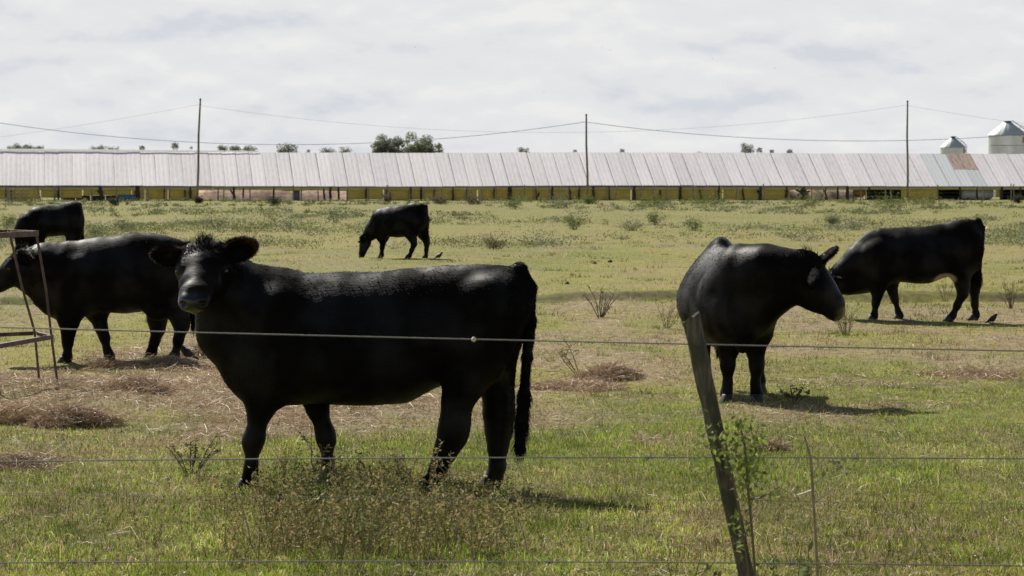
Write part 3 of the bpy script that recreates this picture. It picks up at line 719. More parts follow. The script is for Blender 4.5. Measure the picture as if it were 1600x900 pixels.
# ------------------------------------------------------------------ utility poles and cables
def pole(px, pyt, label, Y, bend):
    b = at(px - bend, 313, Y); tpt = at(px, pyt, Y)
    hgt = tpt.z; t = thing('utility_pole', label, 'utility pole', (b.x, Y, 0), group='utility poles before the shed')
    dx = tpt.x - b.x; mb = MB()
    mb.tube([(0, 0, -.3), (dx * .25 + .03, 0, hgt * .3), (dx * .6 - .04, 0, hgt * .65), (dx, 0, hgt)], [.11, .10, .09, .075], 9, .05); mb.obj('shaft', M['pole_wood'], t, True)
    mb = MB(); mb.lathe([(0.0, hgt - .02), (.09, hgt - .02), (.10, hgt + .03), (.06, hgt + .10), (0, hgt + .15)], 10, (dx, 0, 0)); mb.obj('cap', M['dark_metal'], t)
    mb = MB(); mb.tube([(dx, -.1, hgt - .5), (dx, -.28, hgt - .5), (dx, -.28, hgt - .38)], [.03, .03, .05], 6); mb.obj('insulator', M['dark_metal'], t)
    return Vector((tpt.x, Y, hgt))
pole(313, 156, 'tall thin utility pole with a slight bend behind the left cows', 246, 5)
pole(916, 180, 'shortest utility pole, standing in the middle carrying the sagging cable', 250, -2)
pole(1418, 159, 'straight utility pole above the right grazing cow', 254, 0)
def cable(label, pts, Y, r):
    P = [at(px, py, Y) for px, py in pts]; fine = []
    xs = np.array([p.x for p in P]); zs = np.array([p.z for p in P])
    ux = np.linspace(xs[0], xs[-1], 60)
    cf = np.polyfit(xs, zs, 2) if len(pts) > 3 else None
    for u in ux:
        z = np.polyval(cf, u) if cf is not None else np.interp(u, xs, zs)
        fine.append((u - xs[0], 0, z - zs[0]))
    mb = MB(); mb.tube(fine, r, 5); o = mb.obj('power_cable', M['cable'], None, True); o.location = (xs[0], Y, zs[0])
    return tag(o, label, 'cable', 'overhead cables')
cable('dark cable sagging from the left edge down to the middle pole', [(-140, 168), (0, 192), (150, 211), (310, 223), (500, 225), (690, 217), (800, 206), (916, 190)], 250, .022)
cable('dark cable running from the middle pole across to the big silo', [(916, 190), (1010, 203), (1110, 212), (1250, 219), (1418, 219), (1545, 213), (1680, 203)], 250.3, .022)
cable('faint thin cable rising from the left edge to the tall left pole', [(-100, 226), (0, 214), (150, 192), (313, 163)], 246.3, .008)
cable('faint thin cable hanging in a long span between the left and right poles', [(313, 163), (430, 182), (600, 199), (800, 207), (1000, 203), (1200, 190), (1418, 165)], 249, .008)
cable('faint thin cable leading from the right pole towards the big silo', [(1418, 165), (1480, 175), (1560, 188), (1700, 205)], 254.3, .008)

# ------------------------------------------------------------------ silos
def silo(pxc, pxw, py_eave, py_cone, py_cap, Y, label, side):
    sc_ = Y / FPX; c = at(pxc, py_eave, Y); R = pxw / 2 * sc_; ze = c.z; zc = at(pxc, py_cone, Y).z; zt = at(pxc, py_cap, Y).z
    t = thing('grain_silo', label, 'silo', (c.x, Y, 0), group='grain silos behind the shed')
    nr = 6
    for i in range(nr):
        z0 = ze * i / nr; z1 = ze * (i + 1) / nr - .02; pr = []; k = 10
        for j in range(k * 2 + 1): pr.append((R + (.02 if j % 2 else 0), z0 + (z1 - z0) * j / (k * 2)))
        mb = MB(); mb.lathe(pr, 48); mb.obj('wall_ring', M['galv'], t, True)
    rc = R * .20; mb = MB(); n = 48; V = []; F = []
    for rr, z in ((R + .16, ze - .05), (R + .14, ze + .03), (rc, zc)):
        for k in range(n):
            a = 2 * math.pi * k / n; q = rr * (1 + (.008 if k % 3 == 0 else 0)); V.append((q * math.cos(a), q * math.sin(a), z + (.05 if k % 3 == 0 else 0)))
    for i in range(2):
        for k in range(n): F.append((i * n + k, i * n + (k + 1) % n, (i + 1) * n + (k + 1) % n, (i + 1) * n + k))
    mb.add(V, F); mb.obj('cone_roof', M['galv_roof'], t, True)
    mb = MB(); mb.lathe([(rc * .95, zc - .05), (rc * 1.0, zc + .02), (rc * 1.05, zt - .08), (rc * .98, zt), (0, zt + .03)], 20); mb.obj('roof_cap', M['dark_metal'], t, True)
    # ladder over the roof and down the wall
    mb = MB(); a = math.radians(-25)
    for off in (-.2, .2):
        p0 = Vector((math.cos(a) * (R + .3) - math.sin(a) * off, math.sin(a) * (R + .3) + math.cos(a) * off, .2)); p1 = p0.copy(); p1.z = ze + .35
        p2 = Vector((math.cos(a) * rc * 1.2 - math.sin(a) * off, math.sin(a) * rc * 1.2 + math.cos(a) * off, zc + .28))
        mb.tube([p0, p1, p2], .025, 5)
    for i in range(26):
        z = .3 + i * (ze / 26); p = Vector((math.cos(a) * (R + .3), math.sin(a) * (R + .3), z)); s_ = Vector((-math.sin(a), math.cos(a), 0)) * .2
        mb.tube([p - s_, p + s_], .015, 4)
    mb.tube([Vector((math.cos(a) * R * .62, math.sin(a) * R * .62, ze + (zc - ze) * .45)), Vector((math.cos(a) * R * .72, math.sin(a) * R * .72, ze + (zc - ze) * .45 + .55)), Vector((math.cos(a) * R * 1.0, math.sin(a) * R * 1.0, ze + .7)), Vector((math.cos(a) * (R + .25), math.sin(a) * (R + .25), ze + .1))], .03, 5)
    mb.obj('ladder', M['dark_metal'], t)
    mb = MB(); a = math.radians(side); ct = Vector((math.cos(a) * (R + .04), math.sin(a) * (R + .04), ze - .55))
    mb.box(ct, (.75, .07, .7), Matrix.Rotation(a + math.pi / 2, 3, 'Z')); mb.obj('hatch', M['pale_plaque'], t)
silo(1574.5, 59, 211.5, 192, 189, 330, 'large galvanised silo with a conical roof at the right edge behind the shed', -38)
silo(1489, 38, 230.5, 216, 213, 480, 'smaller distant galvanised silo with a conical roof behind the grey roof sheets', -28)

# ------------------------------------------------------------------ trees on the horizon
def tree(pxc, pxw, pyt, Y, label, group, tone=(.075, .095, .05), tall=False, n=3200, seed=1):
    r = np.random.default_rng(seed * 31 + int(pxc)); sc_ = Y / FPX
    w = pxw * sc_ * 1.12; top = at(pxc, pyt, Y).z; x = at(pxc, 285, Y).x
    t = thing('tree', label, 'tree', (x, Y, 0), group=group)
    th = top * (.35 if tall else .3); mb = MB()
    mb.tube([(0, 0, -.2), (.1, 0, th * .5), (r.uniform(-.3, .3), 0, th), (r.uniform(-.4, .4), 0, top * .75)], [w * .045, w * .035, w * .03, w * .01], 7, .08)
    nb = 13 if tall else 10; cl = []
    rz = top * .40 if tall else min(w * .42, top * .4); zc = top - rz
    for i in range(nb):
        a = 2 * math.pi * i / nb + r.uniform(-.3, .3); rr = w * .5 * r.uniform(.35, .75); z = zc + rz * r.uniform(-.75, .62)
        p = Vector((rr * math.cos(a), rr * math.sin(a) * .8, z)); cl.append((p, w * r.uniform(.14, .21)))
        mb.tube([(0, 0, th * r.uniform(.6, 1.0)), (p.x * .5, p.y * .5, (th + z) / 2), tuple(p)], [w * .02, w * .014, w * .006], 5)
    cl.append((Vector((r.uniform(-.12, .12) * w, 0, top - w * .24)), w * .22)); cl.append((Vector((0, 0, zc)), w * .24)); cl.append((Vector((w * .15, 0, zc - rz * .4)), w * .24)); cl.append((Vector((-w * .14, 0, zc + rz * .2)), w * .2))
    for i in range(24): cl.append((Vector((r.uniform(-.36, .36) * w, r.uniform(-.3, .3) * w, zc + rz * r.uniform(-.6, .72))), w * r.uniform(.08, .14)))
    mb.obj('trunk', M['bark'], t)
    Ps = []; Cs = []; tot = sum(q[1] ** 2 for q in cl)
    for p, rad in cl:
        m_ = int(n * rad ** 2 / tot); d = r.normal(0, 1, (m_, 3)); d /= np.linalg.norm(d, axis=1)[:, None]
        q = d * (rad * 1.1 * r.uniform(.05, 1.0, m_) ** .45)[:, None]; q[:, 2] *= .85
        P = q + np.array(p); P[:, 2] = np.clip(P[:, 2], top * .12, top * 1.0)
        Ps.append(P); Cs.append(np.array(tone)[None] * r.uniform(.6, 1.5, m_)[:, None] * r.uniform(.8, 1.2))
    P = np.concatenate(Ps); C = np.concatenate(Cs)
    V, F, C = leaf_quads(P, np.full(len(P), w * .034) * r.uniform(.6, 1.4, len(P)), C)
    link('crown', mesh_np('crown', V, F, False, C), M['tree_leaf'], t)
EU = (.20, .22, .155)
tree(598, 40, 207, 700, 'left tree of the tall grey green clump behind the shed', 'tall trees behind the shed', EU, True, 6500, 1)
tree(622, 36, 210, 706, 'second tree from the left in the tall clump behind the shed', 'tall trees behind the shed', EU, True, 5500, 2)
tree(647, 38, 204, 698, 'tallest tree of the clump behind the shed, with a pointed top', 'tall trees behind the shed', (.215, .24, .15), True, 5500, 3)
tree(672, 40, 208, 704, 'right tree of the tall clump behind the shed, with gaps in its crown', 'tall trees behind the shed', EU, True, 5500, 4)
DK = (.14, .16, .11)
for a in [(22, 26, 226, 900, 'flat topped far tree above the left end of the shed roof', 5), (44, 30, 228, 910, 'wider low far tree next to the flat topped one at the left end', 6), (62, 18, 230, 905, 'smallest low far tree at the left end of the roof', 7),
          (153, 22, 229, 900, 'low far tree left of the round one, over the white ridge', 8), (176, 28, 231, 905, 'low spreading far tree over the white ridge', 9), (222, 10, 230, 950, 'tiny pointed far tree on the white ridge', 10),
          (274, 13, 225, 800, 'small round dark far tree left of the tall pole', 11), (299, 5, 232, 900, 'tiny far tree right beside the tall left pole', 12), (350, 22, 229, 850, 'left low far tree right of the tall pole', 13), (370, 24, 229, 856, 'middle low far tree right of the tall pole', 14), (390, 26, 229, 860, 'right low far tree right of the tall pole', 15),
          (449, 38, 224, 780, 'dense rounded far tree standing alone left of the tall clump', 16), (482, 7, 235, 900, 'tiny far tree tip between the rounded tree and the tall clump', 17), (511, 28, 231, 900, 'low dark far tree left of the tall clump', 18), (541, 32, 231, 980, 'paler low far tree nearest the tall clump', 19),
          (818, 22, 231, 800, 'dark far tree on the ridge left of the middle pole', 20), (898, 8, 235, 900, 'tiny far tree just left of the middle pole', 21), (972, 9, 234, 850, 'small dark far tree right of the middle pole', 22), (1093, 9, 238, 900, 'tiny far tree tip over the middle of the roof', 23),
          (1168, 22, 224, 760, 'airy far tree between the middle and right poles', 24), (1187, 10, 232, 765, 'small far tree touching the airy one', 25), (1206, 8, 235, 900, 'tiny far tree right of the airy one', 26), (1234, 13, 234, 850, 'square topped dark far tree left of the right pole', 27)]:
    tree(a[0], a[1], a[2] - (3.5 if a[0] < 420 else 2), a[3], a[4], 'low trees on the horizon', DK, False, 1400, a[5])

# ------------------------------------------------------------------ cattle: one continuous body from a blended distance field
class Body:
    def __init__(s, ex=2.3, und=1.0): s.ex = ex; s.und = und; s.p = []; s.lo = Vector((9, 9, 9)); s.hi = Vector((-9, -9, -9))
    def grow(s, p, r):
        for i in range(3): s.lo[i] = min(s.lo[i], p[i] - r); s.hi[i] = max(s.hi[i], p[i] + r)
    def cap(s, a, b, ra, rb, k=.04, sy=1.0):
        a, b = Vector(a), Vector(b); s.grow(a, ra); s.grow(b, rb); s.p.append(('cap', a, b, ra, rb, k, sy)); return s
    def chain(s, pts, k=.04, sy=1.0):                       # pts: (x,y,z,r)
        for a, b in zip(pts[:-1], pts[1:]): s.cap(a[:3], b[:3], a[3], b[3], k, sy)
    def ell(s, c, axes, rad, k=.02, sub=False):
        c = Vector(c); s.grow(c, max(rad)); s.p.append(('sub' if sub else 'ell', c, [Vector(a).normalized() for a in axes], rad, k))
    def trunk(s, prof):
        prof = [tuple(q) + ((0.0,) if len(q) == 4 else ()) for q in prof]
        for x, zt, zb, w, yc in prof: s.grow((x, yc + w, zt), .02); s.grow((x, yc - w, zb), .02)
        s.p.append(('trunk', sorted(prof)))
    def field(s, h):
        lo = [s.lo[i] - 3 * h for i in range(3)]; n = [int((s.hi[i] - s.lo[i]) / h) + 7 for i in range(3)]
        ax = [np.float32(lo[i]) + np.float32(h) * np.arange(n[i], dtype=np.float32) for i in range(3)]
        D = np.full(n, 1.0, dtype=np.float32)
        def win(pts, r):
            sl = []
            for i in range(3):
                a = min(p[i] for p in pts) - r; b = max(p[i] for p in pts) + r
                i0 = max(0, int((a - lo[i]) / h)); i1 = min(n[i], int((b - lo[i]) / h) + 2); sl.append(slice(i0, i1))
            return tuple(sl)
        for q in s.p:
            if q[0] == 'trunk':
                P = np.array(q[1]); X = ax[0]
                def ip(col):                                # smooth (monotone-ish) interpolation
                    return np.interp(X, P[:, 0], P[:, col])
                zt, zb, w, yc = ip(1), ip(2), ip(3), ip(4)
                ker = np.exp(-np.linspace(-2, 2, max(3, int(.12 / h) | 1)) ** 2); ker /= ker.sum(); pad = len(ker) // 2
                sm = lambda v: np.convolve(np.pad(v, pad, 'edge'), ker, 'valid')
                zt, zb, w, yc = sm(zt), sm(zb), sm(w), sm(yc)
                zc = ((zt + zb) / 2)[:, None, None]; hh = np.maximum((zt - zb) / 2, .01)[:, None, None]; w = np.maximum(w, .01)[:, None, None]
                Z = ax[2][None, None, :]; Y = ax[1][None, :, None] - yc[:, None, None]
                tt = np.clip((Z - zc) / hh, -1, 1); ww = w * (1 - .25 * tt - .15 * tt * tt)
                r = (np.abs(Y / ww) ** s.ex + np.abs((Z - zc) / hh) ** s.ex) ** (1 / s.ex)
                d = (r - 1) * np.minimum(ww, hh)
                dx = np.maximum(np.maximum(P[0, 0] - X, X - P[-1, 0]), 0)[:, None, None]
                d = np.where(dx > 0, np.sqrt(np.maximum(d, 0) ** 2 + dx ** 2) + .001, d)
                D = np.minimum(D, d.astype(np.float32)); continue
            if q[0] == 'cap':
                _, a, b, ra, rb, k, sy = q
                sl = win([a, b], max(ra, rb) + .14); X = ax[0][sl[0]][:, None, None]; Y = ax[1][sl[1]][None, :, None]; Z = ax[2][sl[2]][None, None, :]
                ab = b - a; L2 = max(ab.dot(ab), 1e-8)
                t = np.clip(((X - a.x) * ab.x + (Y - a.y) * ab.y + (Z - a.z) * ab.z) / L2, 0, 1)
                d = np.sqrt((X - a.x - t * ab.x) ** 2 + ((Y - a.y - t * ab.y) / sy) ** 2 + (Z - a.z - t * ab.z) ** 2) - (ra + t * (rb - ra))
            else:
                _, c, A, rad, k = q
                sl = win([c], max(rad) + .14); X = ax[0][sl[0]][:, None, None] - c.x; Y = ax[1][sl[1]][None, :, None] - c.y; Z = ax[2][sl[2]][None, None, :] - c.z
                s2 = 0
                for i in range(3): s2 = s2 + ((X * A[i].x + Y * A[i].y + Z * A[i].z) / rad[i]) ** 2
                r = np.sqrt(s2); d = (r - 1) * min(rad)
            o = D[sl]
            if q[0] == 'sub': D[sl] = np.maximum(o, -d)
            else:
                hh = np.maximum(k - np.abs(o - d), 0) / k; D[sl] = np.minimum(o, d) - hh * hh * k * .25
        und = (fbm(np.repeat(ax[0][:, None], n[2], 1) * 5.5 + 3.1, np.repeat(ax[2][None, :], n[0], 0) * 4.2 + 1.7, 5, 3) - .5)
        D += (und[:, None, :] * .012 * s.und).astype(np.float32)
        return D, lo, h
def surface_nets(D, lo, h):
    S = D < 0; nx, ny, nz = D.shape
    c = [(i, j, k) for i in (0, 1) for j in (0, 1) for k in (0, 1)]
    sub = lambda A, i, j, k: A[i:nx - 1 + i, j:ny - 1 + j, k:nz - 1 + k]
    cnt = sum(sub(S, *q).astype(np.int8) for q in c); act = (cnt > 0) & (cnt < 8)
    idx = np.full(act.shape, -1, dtype=np.int64); ii = np.argwhere(act); idx[act] = np.arange(len(ii))
    acc = np.zeros((len(ii), 3)); num = np.zeros(len(ii))
    vals = {q: D[ii[:, 0] + q[0], ii[:, 1] + q[1], ii[:, 2] + q[2]] for q in c}
    for q in c:
        for a in range(3):
            if q[a] == 0:
                r = list(q); r[a] = 1; r = tuple(r); va, vb = vals[q], vals[r]; m = (va < 0) != (vb < 0)
                t = va / np.where(va - vb == 0, 1, va - vb)
                p = np.repeat(np.array(q, float)[None], len(ii), 0); p[:, a] = t
                acc[m] += p[m]; num[m] += 1
    V = (ii + acc / num[:, None]) * h + np.array(lo)
    Fs = []
    for a in range(3):
        b, c2 = (a + 1) % 3, (a + 2) % 3
        sA = [slice(0, n) for n in D.shape]; sB = [slice(0, n) for n in D.shape]
        sA[a] = slice(0, D.shape[a] - 1); sB[a] = slice(1, D.shape[a])
        cross = S[tuple(sA)] != S[tuple(sB)]
        e = np.argwhere(cross); e = e[(e[:, b] > 0) & (e[:, c2] > 0) & (e[:, b] < D.shape[b] - 1) & (e[:, c2] < D.shape[c2] - 1)]
        ins = S[e[:, 0], e[:, 1], e[:, 2]]
        def cell(db, dc):
            q = e.copy(); q[:, b] -= db; q[:, c2] -= dc; return idx[q[:, 0], q[:, 1], q[:, 2]]
        F = np.stack([cell(1, 1), cell(0, 1), cell(0, 0), cell(1, 0)], 1)
        F[~ins] = F[~ins][:, ::-1]; Fs.append(F)
    F = np.concatenate(Fs); F = F[(F >= 0).all(1)]
    return V, F

def add_head(B, poll, F, U, s=1.0, ear=(0, 0), k=.03, earlen=.88, ef=.035, wide=1.0):
    """head in its own frame: F towards the nose, U out of the forehead"""
    F = Vector(F).normalized(); U = Vector(U); U = (U - F * U.dot(F)).normalized(); S = U.cross(F)
    poll = Vector(poll); q = lambda f, sd, u: poll + (F * f + S * sd * wide + U * u) * s
    B.cap(q(.0, 0, -.085), q(.14, 0, -.085), .098 * s, .105 * s, k)
    B.cap(q(.03, -.05, -.05), q(.03, .05, -.05), .075 * s, .075 * s, k)
    if wide > 1: B.cap(q(.10, -.045, -.09), q(.10, .045, -.09), .10 * s, .10 * s, k); B.cap(q(.24, -.03, -.09), q(.24, .03, -.09), .075 * s, .075 * s, k)
    B.cap(q(.14, 0, -.075), q(.35, 0, -.07), .09 * s, .058 * s, k)
    for d in (-1, 1):
        B.cap(q(.10, d * .075, -.035), q(.165, d * .078, -.045), .038 * s, .034 * s, k * .6)
        B.cap(q(.08, d * .045, -.16), q(.30, d * .025, -.135), .075 * s, .045 * s, k)
        B.cap(q(.35, d * .032, -.075), q(.42, d * .03, -.082), .052 * s, .047 * s, k)
    B.cap(q(.30, 0, -.125), q(.40, 0, -.125), .046 * s, .038 * s, k)
    for d in (-1, 1):
        B.ell(q(.462, d * .045, -.070), (F, S + U * .3, U), (.030 * s, .020 * s, .019 * s), sub=True)
        B.ell(q(.40, d * .07, -.118), (F, S, U), (.07 * s, .03 * s, .008 * s), sub=True)
        B.ell(q(.165, d * .128, -.062), (F, S, U), (.035 * s, .03 * s, .022 * s), sub=True)
    ears = []
    for d, (fw, up) in zip((-1, 1), ear):
        ax = (S * d + F * fw + U * up).normalized(); wd = (-U - F * .15); wd = (wd - ax * wd.dot(ax)).normalized(); nm = ax.cross(wd)
        if nm.dot(F) < 0: nm = -nm
        b = q(ef, d * .085, -.04); c = b + ax * .115 * s * earlen
        B.cap(b - ax * .02, b + ax * .06 * s, .032 * s, .03 * s, .03)
        B.ell(c, (ax, wd, nm), (.115 * s * earlen, .066 * s, .026 * s), .015)
        B.ell(c + ax * .015 * s + nm * .030 * s, (ax, wd, nm), (.082 * s * earlen, .046 * s, .026 * s), sub=True)
        ears.append((c, ax, wd, nm, .115 * s * earlen, .066 * s))
    eyes = [q(.163, d * .097, -.060) for d in (-1, 1)]
    return dict(poll=poll, F=F, U=U, S=S, s=s, ears=ears, eyes=eyes, q=q)

def leg_chain(B, pts, y, k=.045, sy=1.0, yfoot=None):
    yf = y if yfoot is None else yfoot; n = len(pts); th = .80 if pts[0][0] > 0 else 1.0; pts = [(a, b, r * (th if .09 < b < .5 else .86 if b <= .09 else (1 + th) / 2)) for a, b, r in pts]
    B.chain([(p[0], y + (yf - y) * i / (n - 1), p[1], p[2]) for i, p in enumerate(pts)], k, sy)

BLACK = np.array([.0052, .0044, .0038])
def finish_cow(label, B, heads, loc, rz, res, hooves, n_fur, fur_len=.022, tail=None, brown=.0, pale=None, fur_r=.0011, group='black cattle in the field'):
    t = thing('cow', label, 'cow', loc, rz, group)
    D, lo, h = B.field(res); V, F = surface_nets(D, lo, h)
    col = np.repeat(BLACK[None], len(V), 0); gloss = np.ones(len(V))
    hd = heads
    R = V - np.array(hd['poll']); f = R @ np.array(hd['F']) / hd['s']; u = R @ np.array(hd['U']) / hd['s']; sd = R @ np.array(hd['S']) / hd['s']
    nose = sstep(.385, .43, f) * (np.abs(sd) < .12) * (np.abs(u + .09) < .09); gloss = gloss - nose * .95
    col = col * (1 + nose[:, None] * 1.2)
    muz = sstep(.22, .30, f) * (1 - nose) * (np.abs(sd) < .13) * (u > -.1); col = col + muz[:, None] * np.array([.0055, .0042, .0034])
    earm = np.zeros(len(V)); rim = np.zeros(len(V))
    for (c, ax, wd, nm, la, lw) in hd['ears']:
        r = V - np.array(c); a = r @ np.array(ax) / la; b = r @ np.array(wd) / lw; n_ = r @ np.array(nm)
        e_ = np.sqrt(a * a + b * b); inn = (e_ < 1.12) & (np.abs(n_) < .05); rm = inn * sstep(.70, .97, e_) * (a > -.55); rim = np.maximum(rim, rm); earm = np.maximum(earm, inn * 1.0)
    col = col * (1 - rim[:, None]) + rim[:, None] * (BLACK + np.array([.080, .038, .019]) * brown)
    if pale is not None:
        c, rad = pale; m = np.exp(-(((V - np.array(c)) / np.array(rad)) ** 2).sum(1) * 1.5); m = sstep(.35, .6, m)
        col = col * (1 - m[:, None]) + m[:, None] * np.array([.42, .33, .24])
    me = mesh_np('body', V, F, True, np.concatenate([col, gloss[:, None]], 1)); link('body', me, M['hide'], t)
    for p in hd['eyes']:
        mb = MB(); mb.lathe([(0, -1), (.5, -.87), (.87, -.5), (1, 0), (.87, .5), (.5, .87), (0, 1)], 12); r = .023 * hd['s']
        mb.v = [(p.x + a * r, p.y + b * r, p.z + c * r) for a, b, c in mb.v]; mb.obj('eye', M['eye'], t, True)
    for (x, y, ang) in hooves:
        for d in (-1,):
            mb = MB(); prof = [(.062, .0), (.058, .03), (.046, .075), (.038, .085)]; n = 14; Vv = []; Ff = []
            for r, z in prof:
                for k in range(n):
                    a = 2 * math.pi * k / n; cx = r * math.cos(a) * 1.12 + (.028 * (1 - z / .085)); cy = r * math.sin(a) * .88
                    if cx > .02: cy += .006 * (1 if cy > 0 else -1)
                    Vv.append((cx, cy, z - .012))
            for i in range(3):
                for k in range(n): Ff.append((i * n + k, i * n + (k + 1) % n, (i + 1) * n + (k + 1) % n, (i + 1) * n + k))
            Ff.append(tuple(range(n))[::-1]); Ff.append(tuple(3 * n + k for k in range(n)))
            mb.add([(x + a, y + b, c) for a, b, c in Vv], Ff); mb.obj('hoof', M['hoof'], t, True)
    # fur: combed strands rooted on the body
    if n_fur:
        T = np.concatenate([F[:, [0, 1, 2]], F[:, [0, 2, 3]]]); A = V[T[:, 0]]; Bv = V[T[:, 1]]; Cv = V[T[:, 2]]
        nrm = np.cross(Bv - A, Cv - A); ar = np.linalg.norm(nrm, axis=1); nrm /= ar[:, None] + 1e-12
        wgt = ar.copy(); mid = (A + Bv + Cv) / 3
        emid = earm[T[:, 0]]; fm = f[T[:, 0]]
        wgt *= (1 + 4.0 * emid) * np.where(fm > .15, .9, 1.0) * np.where((fm > -.1) & (fm < .15) & (emid < .5), 1.6, 1.0) * np.where(nose[T[:, 0]] > .3, 0, 1)
        legz = mid[:, 2] < .5
        keepf = (emid > .5) | ((np.abs(fm) < .16) & (np.abs(sd[T[:, 0]]) < .2) & (np.abs(u[T[:, 0]]) < .3))
        if tail is not None: keepf = keepf | (mid[:, 0] < tail[0] + .03)
        wgt *= np.where(keepf, 1.0, .05)
        wgt *= np.where(nrm[:, 2] < -.6, .35, 1.0) * np.where(mid[:, 2] < .06, 0, 1)
        k = rng.choice(len(T), n_fur, p=wgt / wgt.sum()); r1 = np.sqrt(rng.random(n_fur))[:, None]; r2 = rng.random(n_fur)[:, None]
        P = A[k] * (1 - r1) + Bv[k] * r1 * (1 - r2) + Cv[k] * r1 * r2; Nn = nrm[k]
        back = np.array([-.75, 0, -.65])[None] + .25 * np.stack([fbm(P[:, 0] * 6, P[:, 2] * 6, 3, 2) - .5, fbm(P[:, 1] * 6, P[:, 2] * 6, 9, 2) - .5, fbm(P[:, 0] * 6 + 7, P[:, 1] * 6, 5, 2) - .5], 1) * 3
        back = back + 1.5 * np.stack([fbm(P[:, 0] * 2.2 + 3, P[:, 2] * 2.2, 13, 2) - .5, fbm(P[:, 0] * 2.2, P[:, 2] * 2.2 + 4, 19, 2) - .5, fbm(P[:, 0] * 2.2 + 7, P[:, 2] * 2.2, 15, 2) - .5], 1) * (1 if hd['s'] else 1)
        hk = f[T[k, 0]]; ek = emid[k] > .5
        hm = (hk > -.08) & (np.abs(sd[T[k, 0]]) < .2) & (np.abs(u[T[k, 0]]) < .3)
        back = np.where(hm[:, None], -np.array(hd['F'])[None] * .8 + np.array([0, 0, -.2])[None], back)
        if hd['ears']:
            for (c, ax, wd, nm, la, lw) in hd['ears']:
                near = ek & (np.linalg.norm(P - np.array(c), axis=1) < la * 1.3)
                out = P - np.array(c); out /= np.linalg.norm(out, axis=1)[:, None] + 1e-9
                back = np.where(near[:, None], out + np.array(ax)[None] * .3, back)
        tg = back - Nn * (back * Nn).sum(1)[:, None]; tg /= np.linalg.norm(tg, axis=1)[:, None] + 1e-9
        Ln = fur_len * rng.uniform(.5, 1.35, n_fur) * np.where(P[:, 2] < .5, .55, .8)
        Ln = np.where(hm & (hk > .12), Ln * .4, Ln); Ln = np.where(ek, fur_len * rng.uniform(.7, 1.5, n_fur), Ln)
        lift = .10 + .14 * rng.random(n_fur); lift = np.where(ek, .2, lift)
        tuft = hm & (np.abs(hk) < .06) & (np.abs(sd[T[k, 0]]) < .035) & (u[T[k, 0]] > -.08) & (rng.random(n_fur) < .3)
        Ln = np.where(tuft, rng.uniform(.03, .085, n_fur), Ln); lift = np.where(tuft, 1.2, lift)
        if tail is not None:
            zt0 = tail[2]; m_ = (P[:, 0] < tail[0]) & (P[:, 2] < zt0) & (P[:, 2] > tail[3]); Ln = np.where(m_, rng.uniform(.03, .09, n_fur), Ln)
            m2 = (P[:, 0] < tail[0] + .02) & (P[:, 2] >= zt0); Ln = np.where(m2, Ln * 1.5, Ln)
            tg = np.where(m_[:, None], np.array([0, 0, -1.])[None] + rng.normal(0, .12, (n_fur, 3)), tg)
        rnd = rng.normal(0, .10, (n_fur, 3)) * np.where(tuft, 3.5, 1.0)[:, None]; d1 = Nn * lift[:, None] + tg + rnd; d1 /= np.linalg.norm(d1, axis=1)[:, None]
        d2 = Nn * (lift * .45)[:, None] + tg + rnd * 1.3 + np.array([0, 0, -.15])[None]; d2 /= np.linalg.norm(d2, axis=1)[:, None]
        Q = np.stack([P - Nn * .003, P + d1 * (Ln * .5)[:, None], P + d1 * (Ln * .5)[:, None] + d2 * (Ln * .5)[:, None]], 1).reshape(-1, 3).astype(np.float32)
        hc = bpy.data.hair_curves.new('fur'); hc.add_curves([3] * n_fur)
        hc.attributes['position'].data.foreach_set('vector', Q.ravel())
        ra = hc.attributes.get('radius') or hc.attributes.new('radius', 'FLOAT', 'POINT')
        ra.data.foreach_set('value', np.tile(np.array([fur_r, fur_r * .8, fur_r * .2], np.float32), n_fur))
        cc = np.repeat(col[T[k, 0]], 3, 0); mul = np.repeat(rng.uniform(.7, 1.6, n_fur), 3)[:, None]
        ca = hc.attributes.new('tint', 'FLOAT_COLOR', 'POINT'); c4 = np.ones((len(cc), 4), np.float32); c4[:, :3] = cc * mul
        ca.data.foreach_set('color', c4.ravel())
        link('fur', hc, M['fur'], t)
    return t

class Px:
    """pixel tracing frame for a side-on cow: pixels -> metres along the body and up"""
    def __init__(s, x0, yf, face=-1, yaw=0.0):
        g = ground(x0, yf); s.g = g; s.sc = FPX / g.y * 1.0; s.x0 = x0; s.yf = yf; s.face = face; s.c = math.cos(yaw)
        s.rz = (math.pi if face < 0 else 0) + yaw
    def X(s, px): return (px - s.x0) * s.face / s.sc / s.c
    def Z(s, py): return (s.yf - py) / s.sc
    def prof(s, L): return [(s.X(a), s.Z(b), s.Z(c), w) for a, b, c, w in L]
    def leg(s, L): return [(s.X(a), max(s.Z(b), .045), r) for a, b, r in L]
    def pt(s, px, py, y): return (s.X(px), y, s.Z(py))

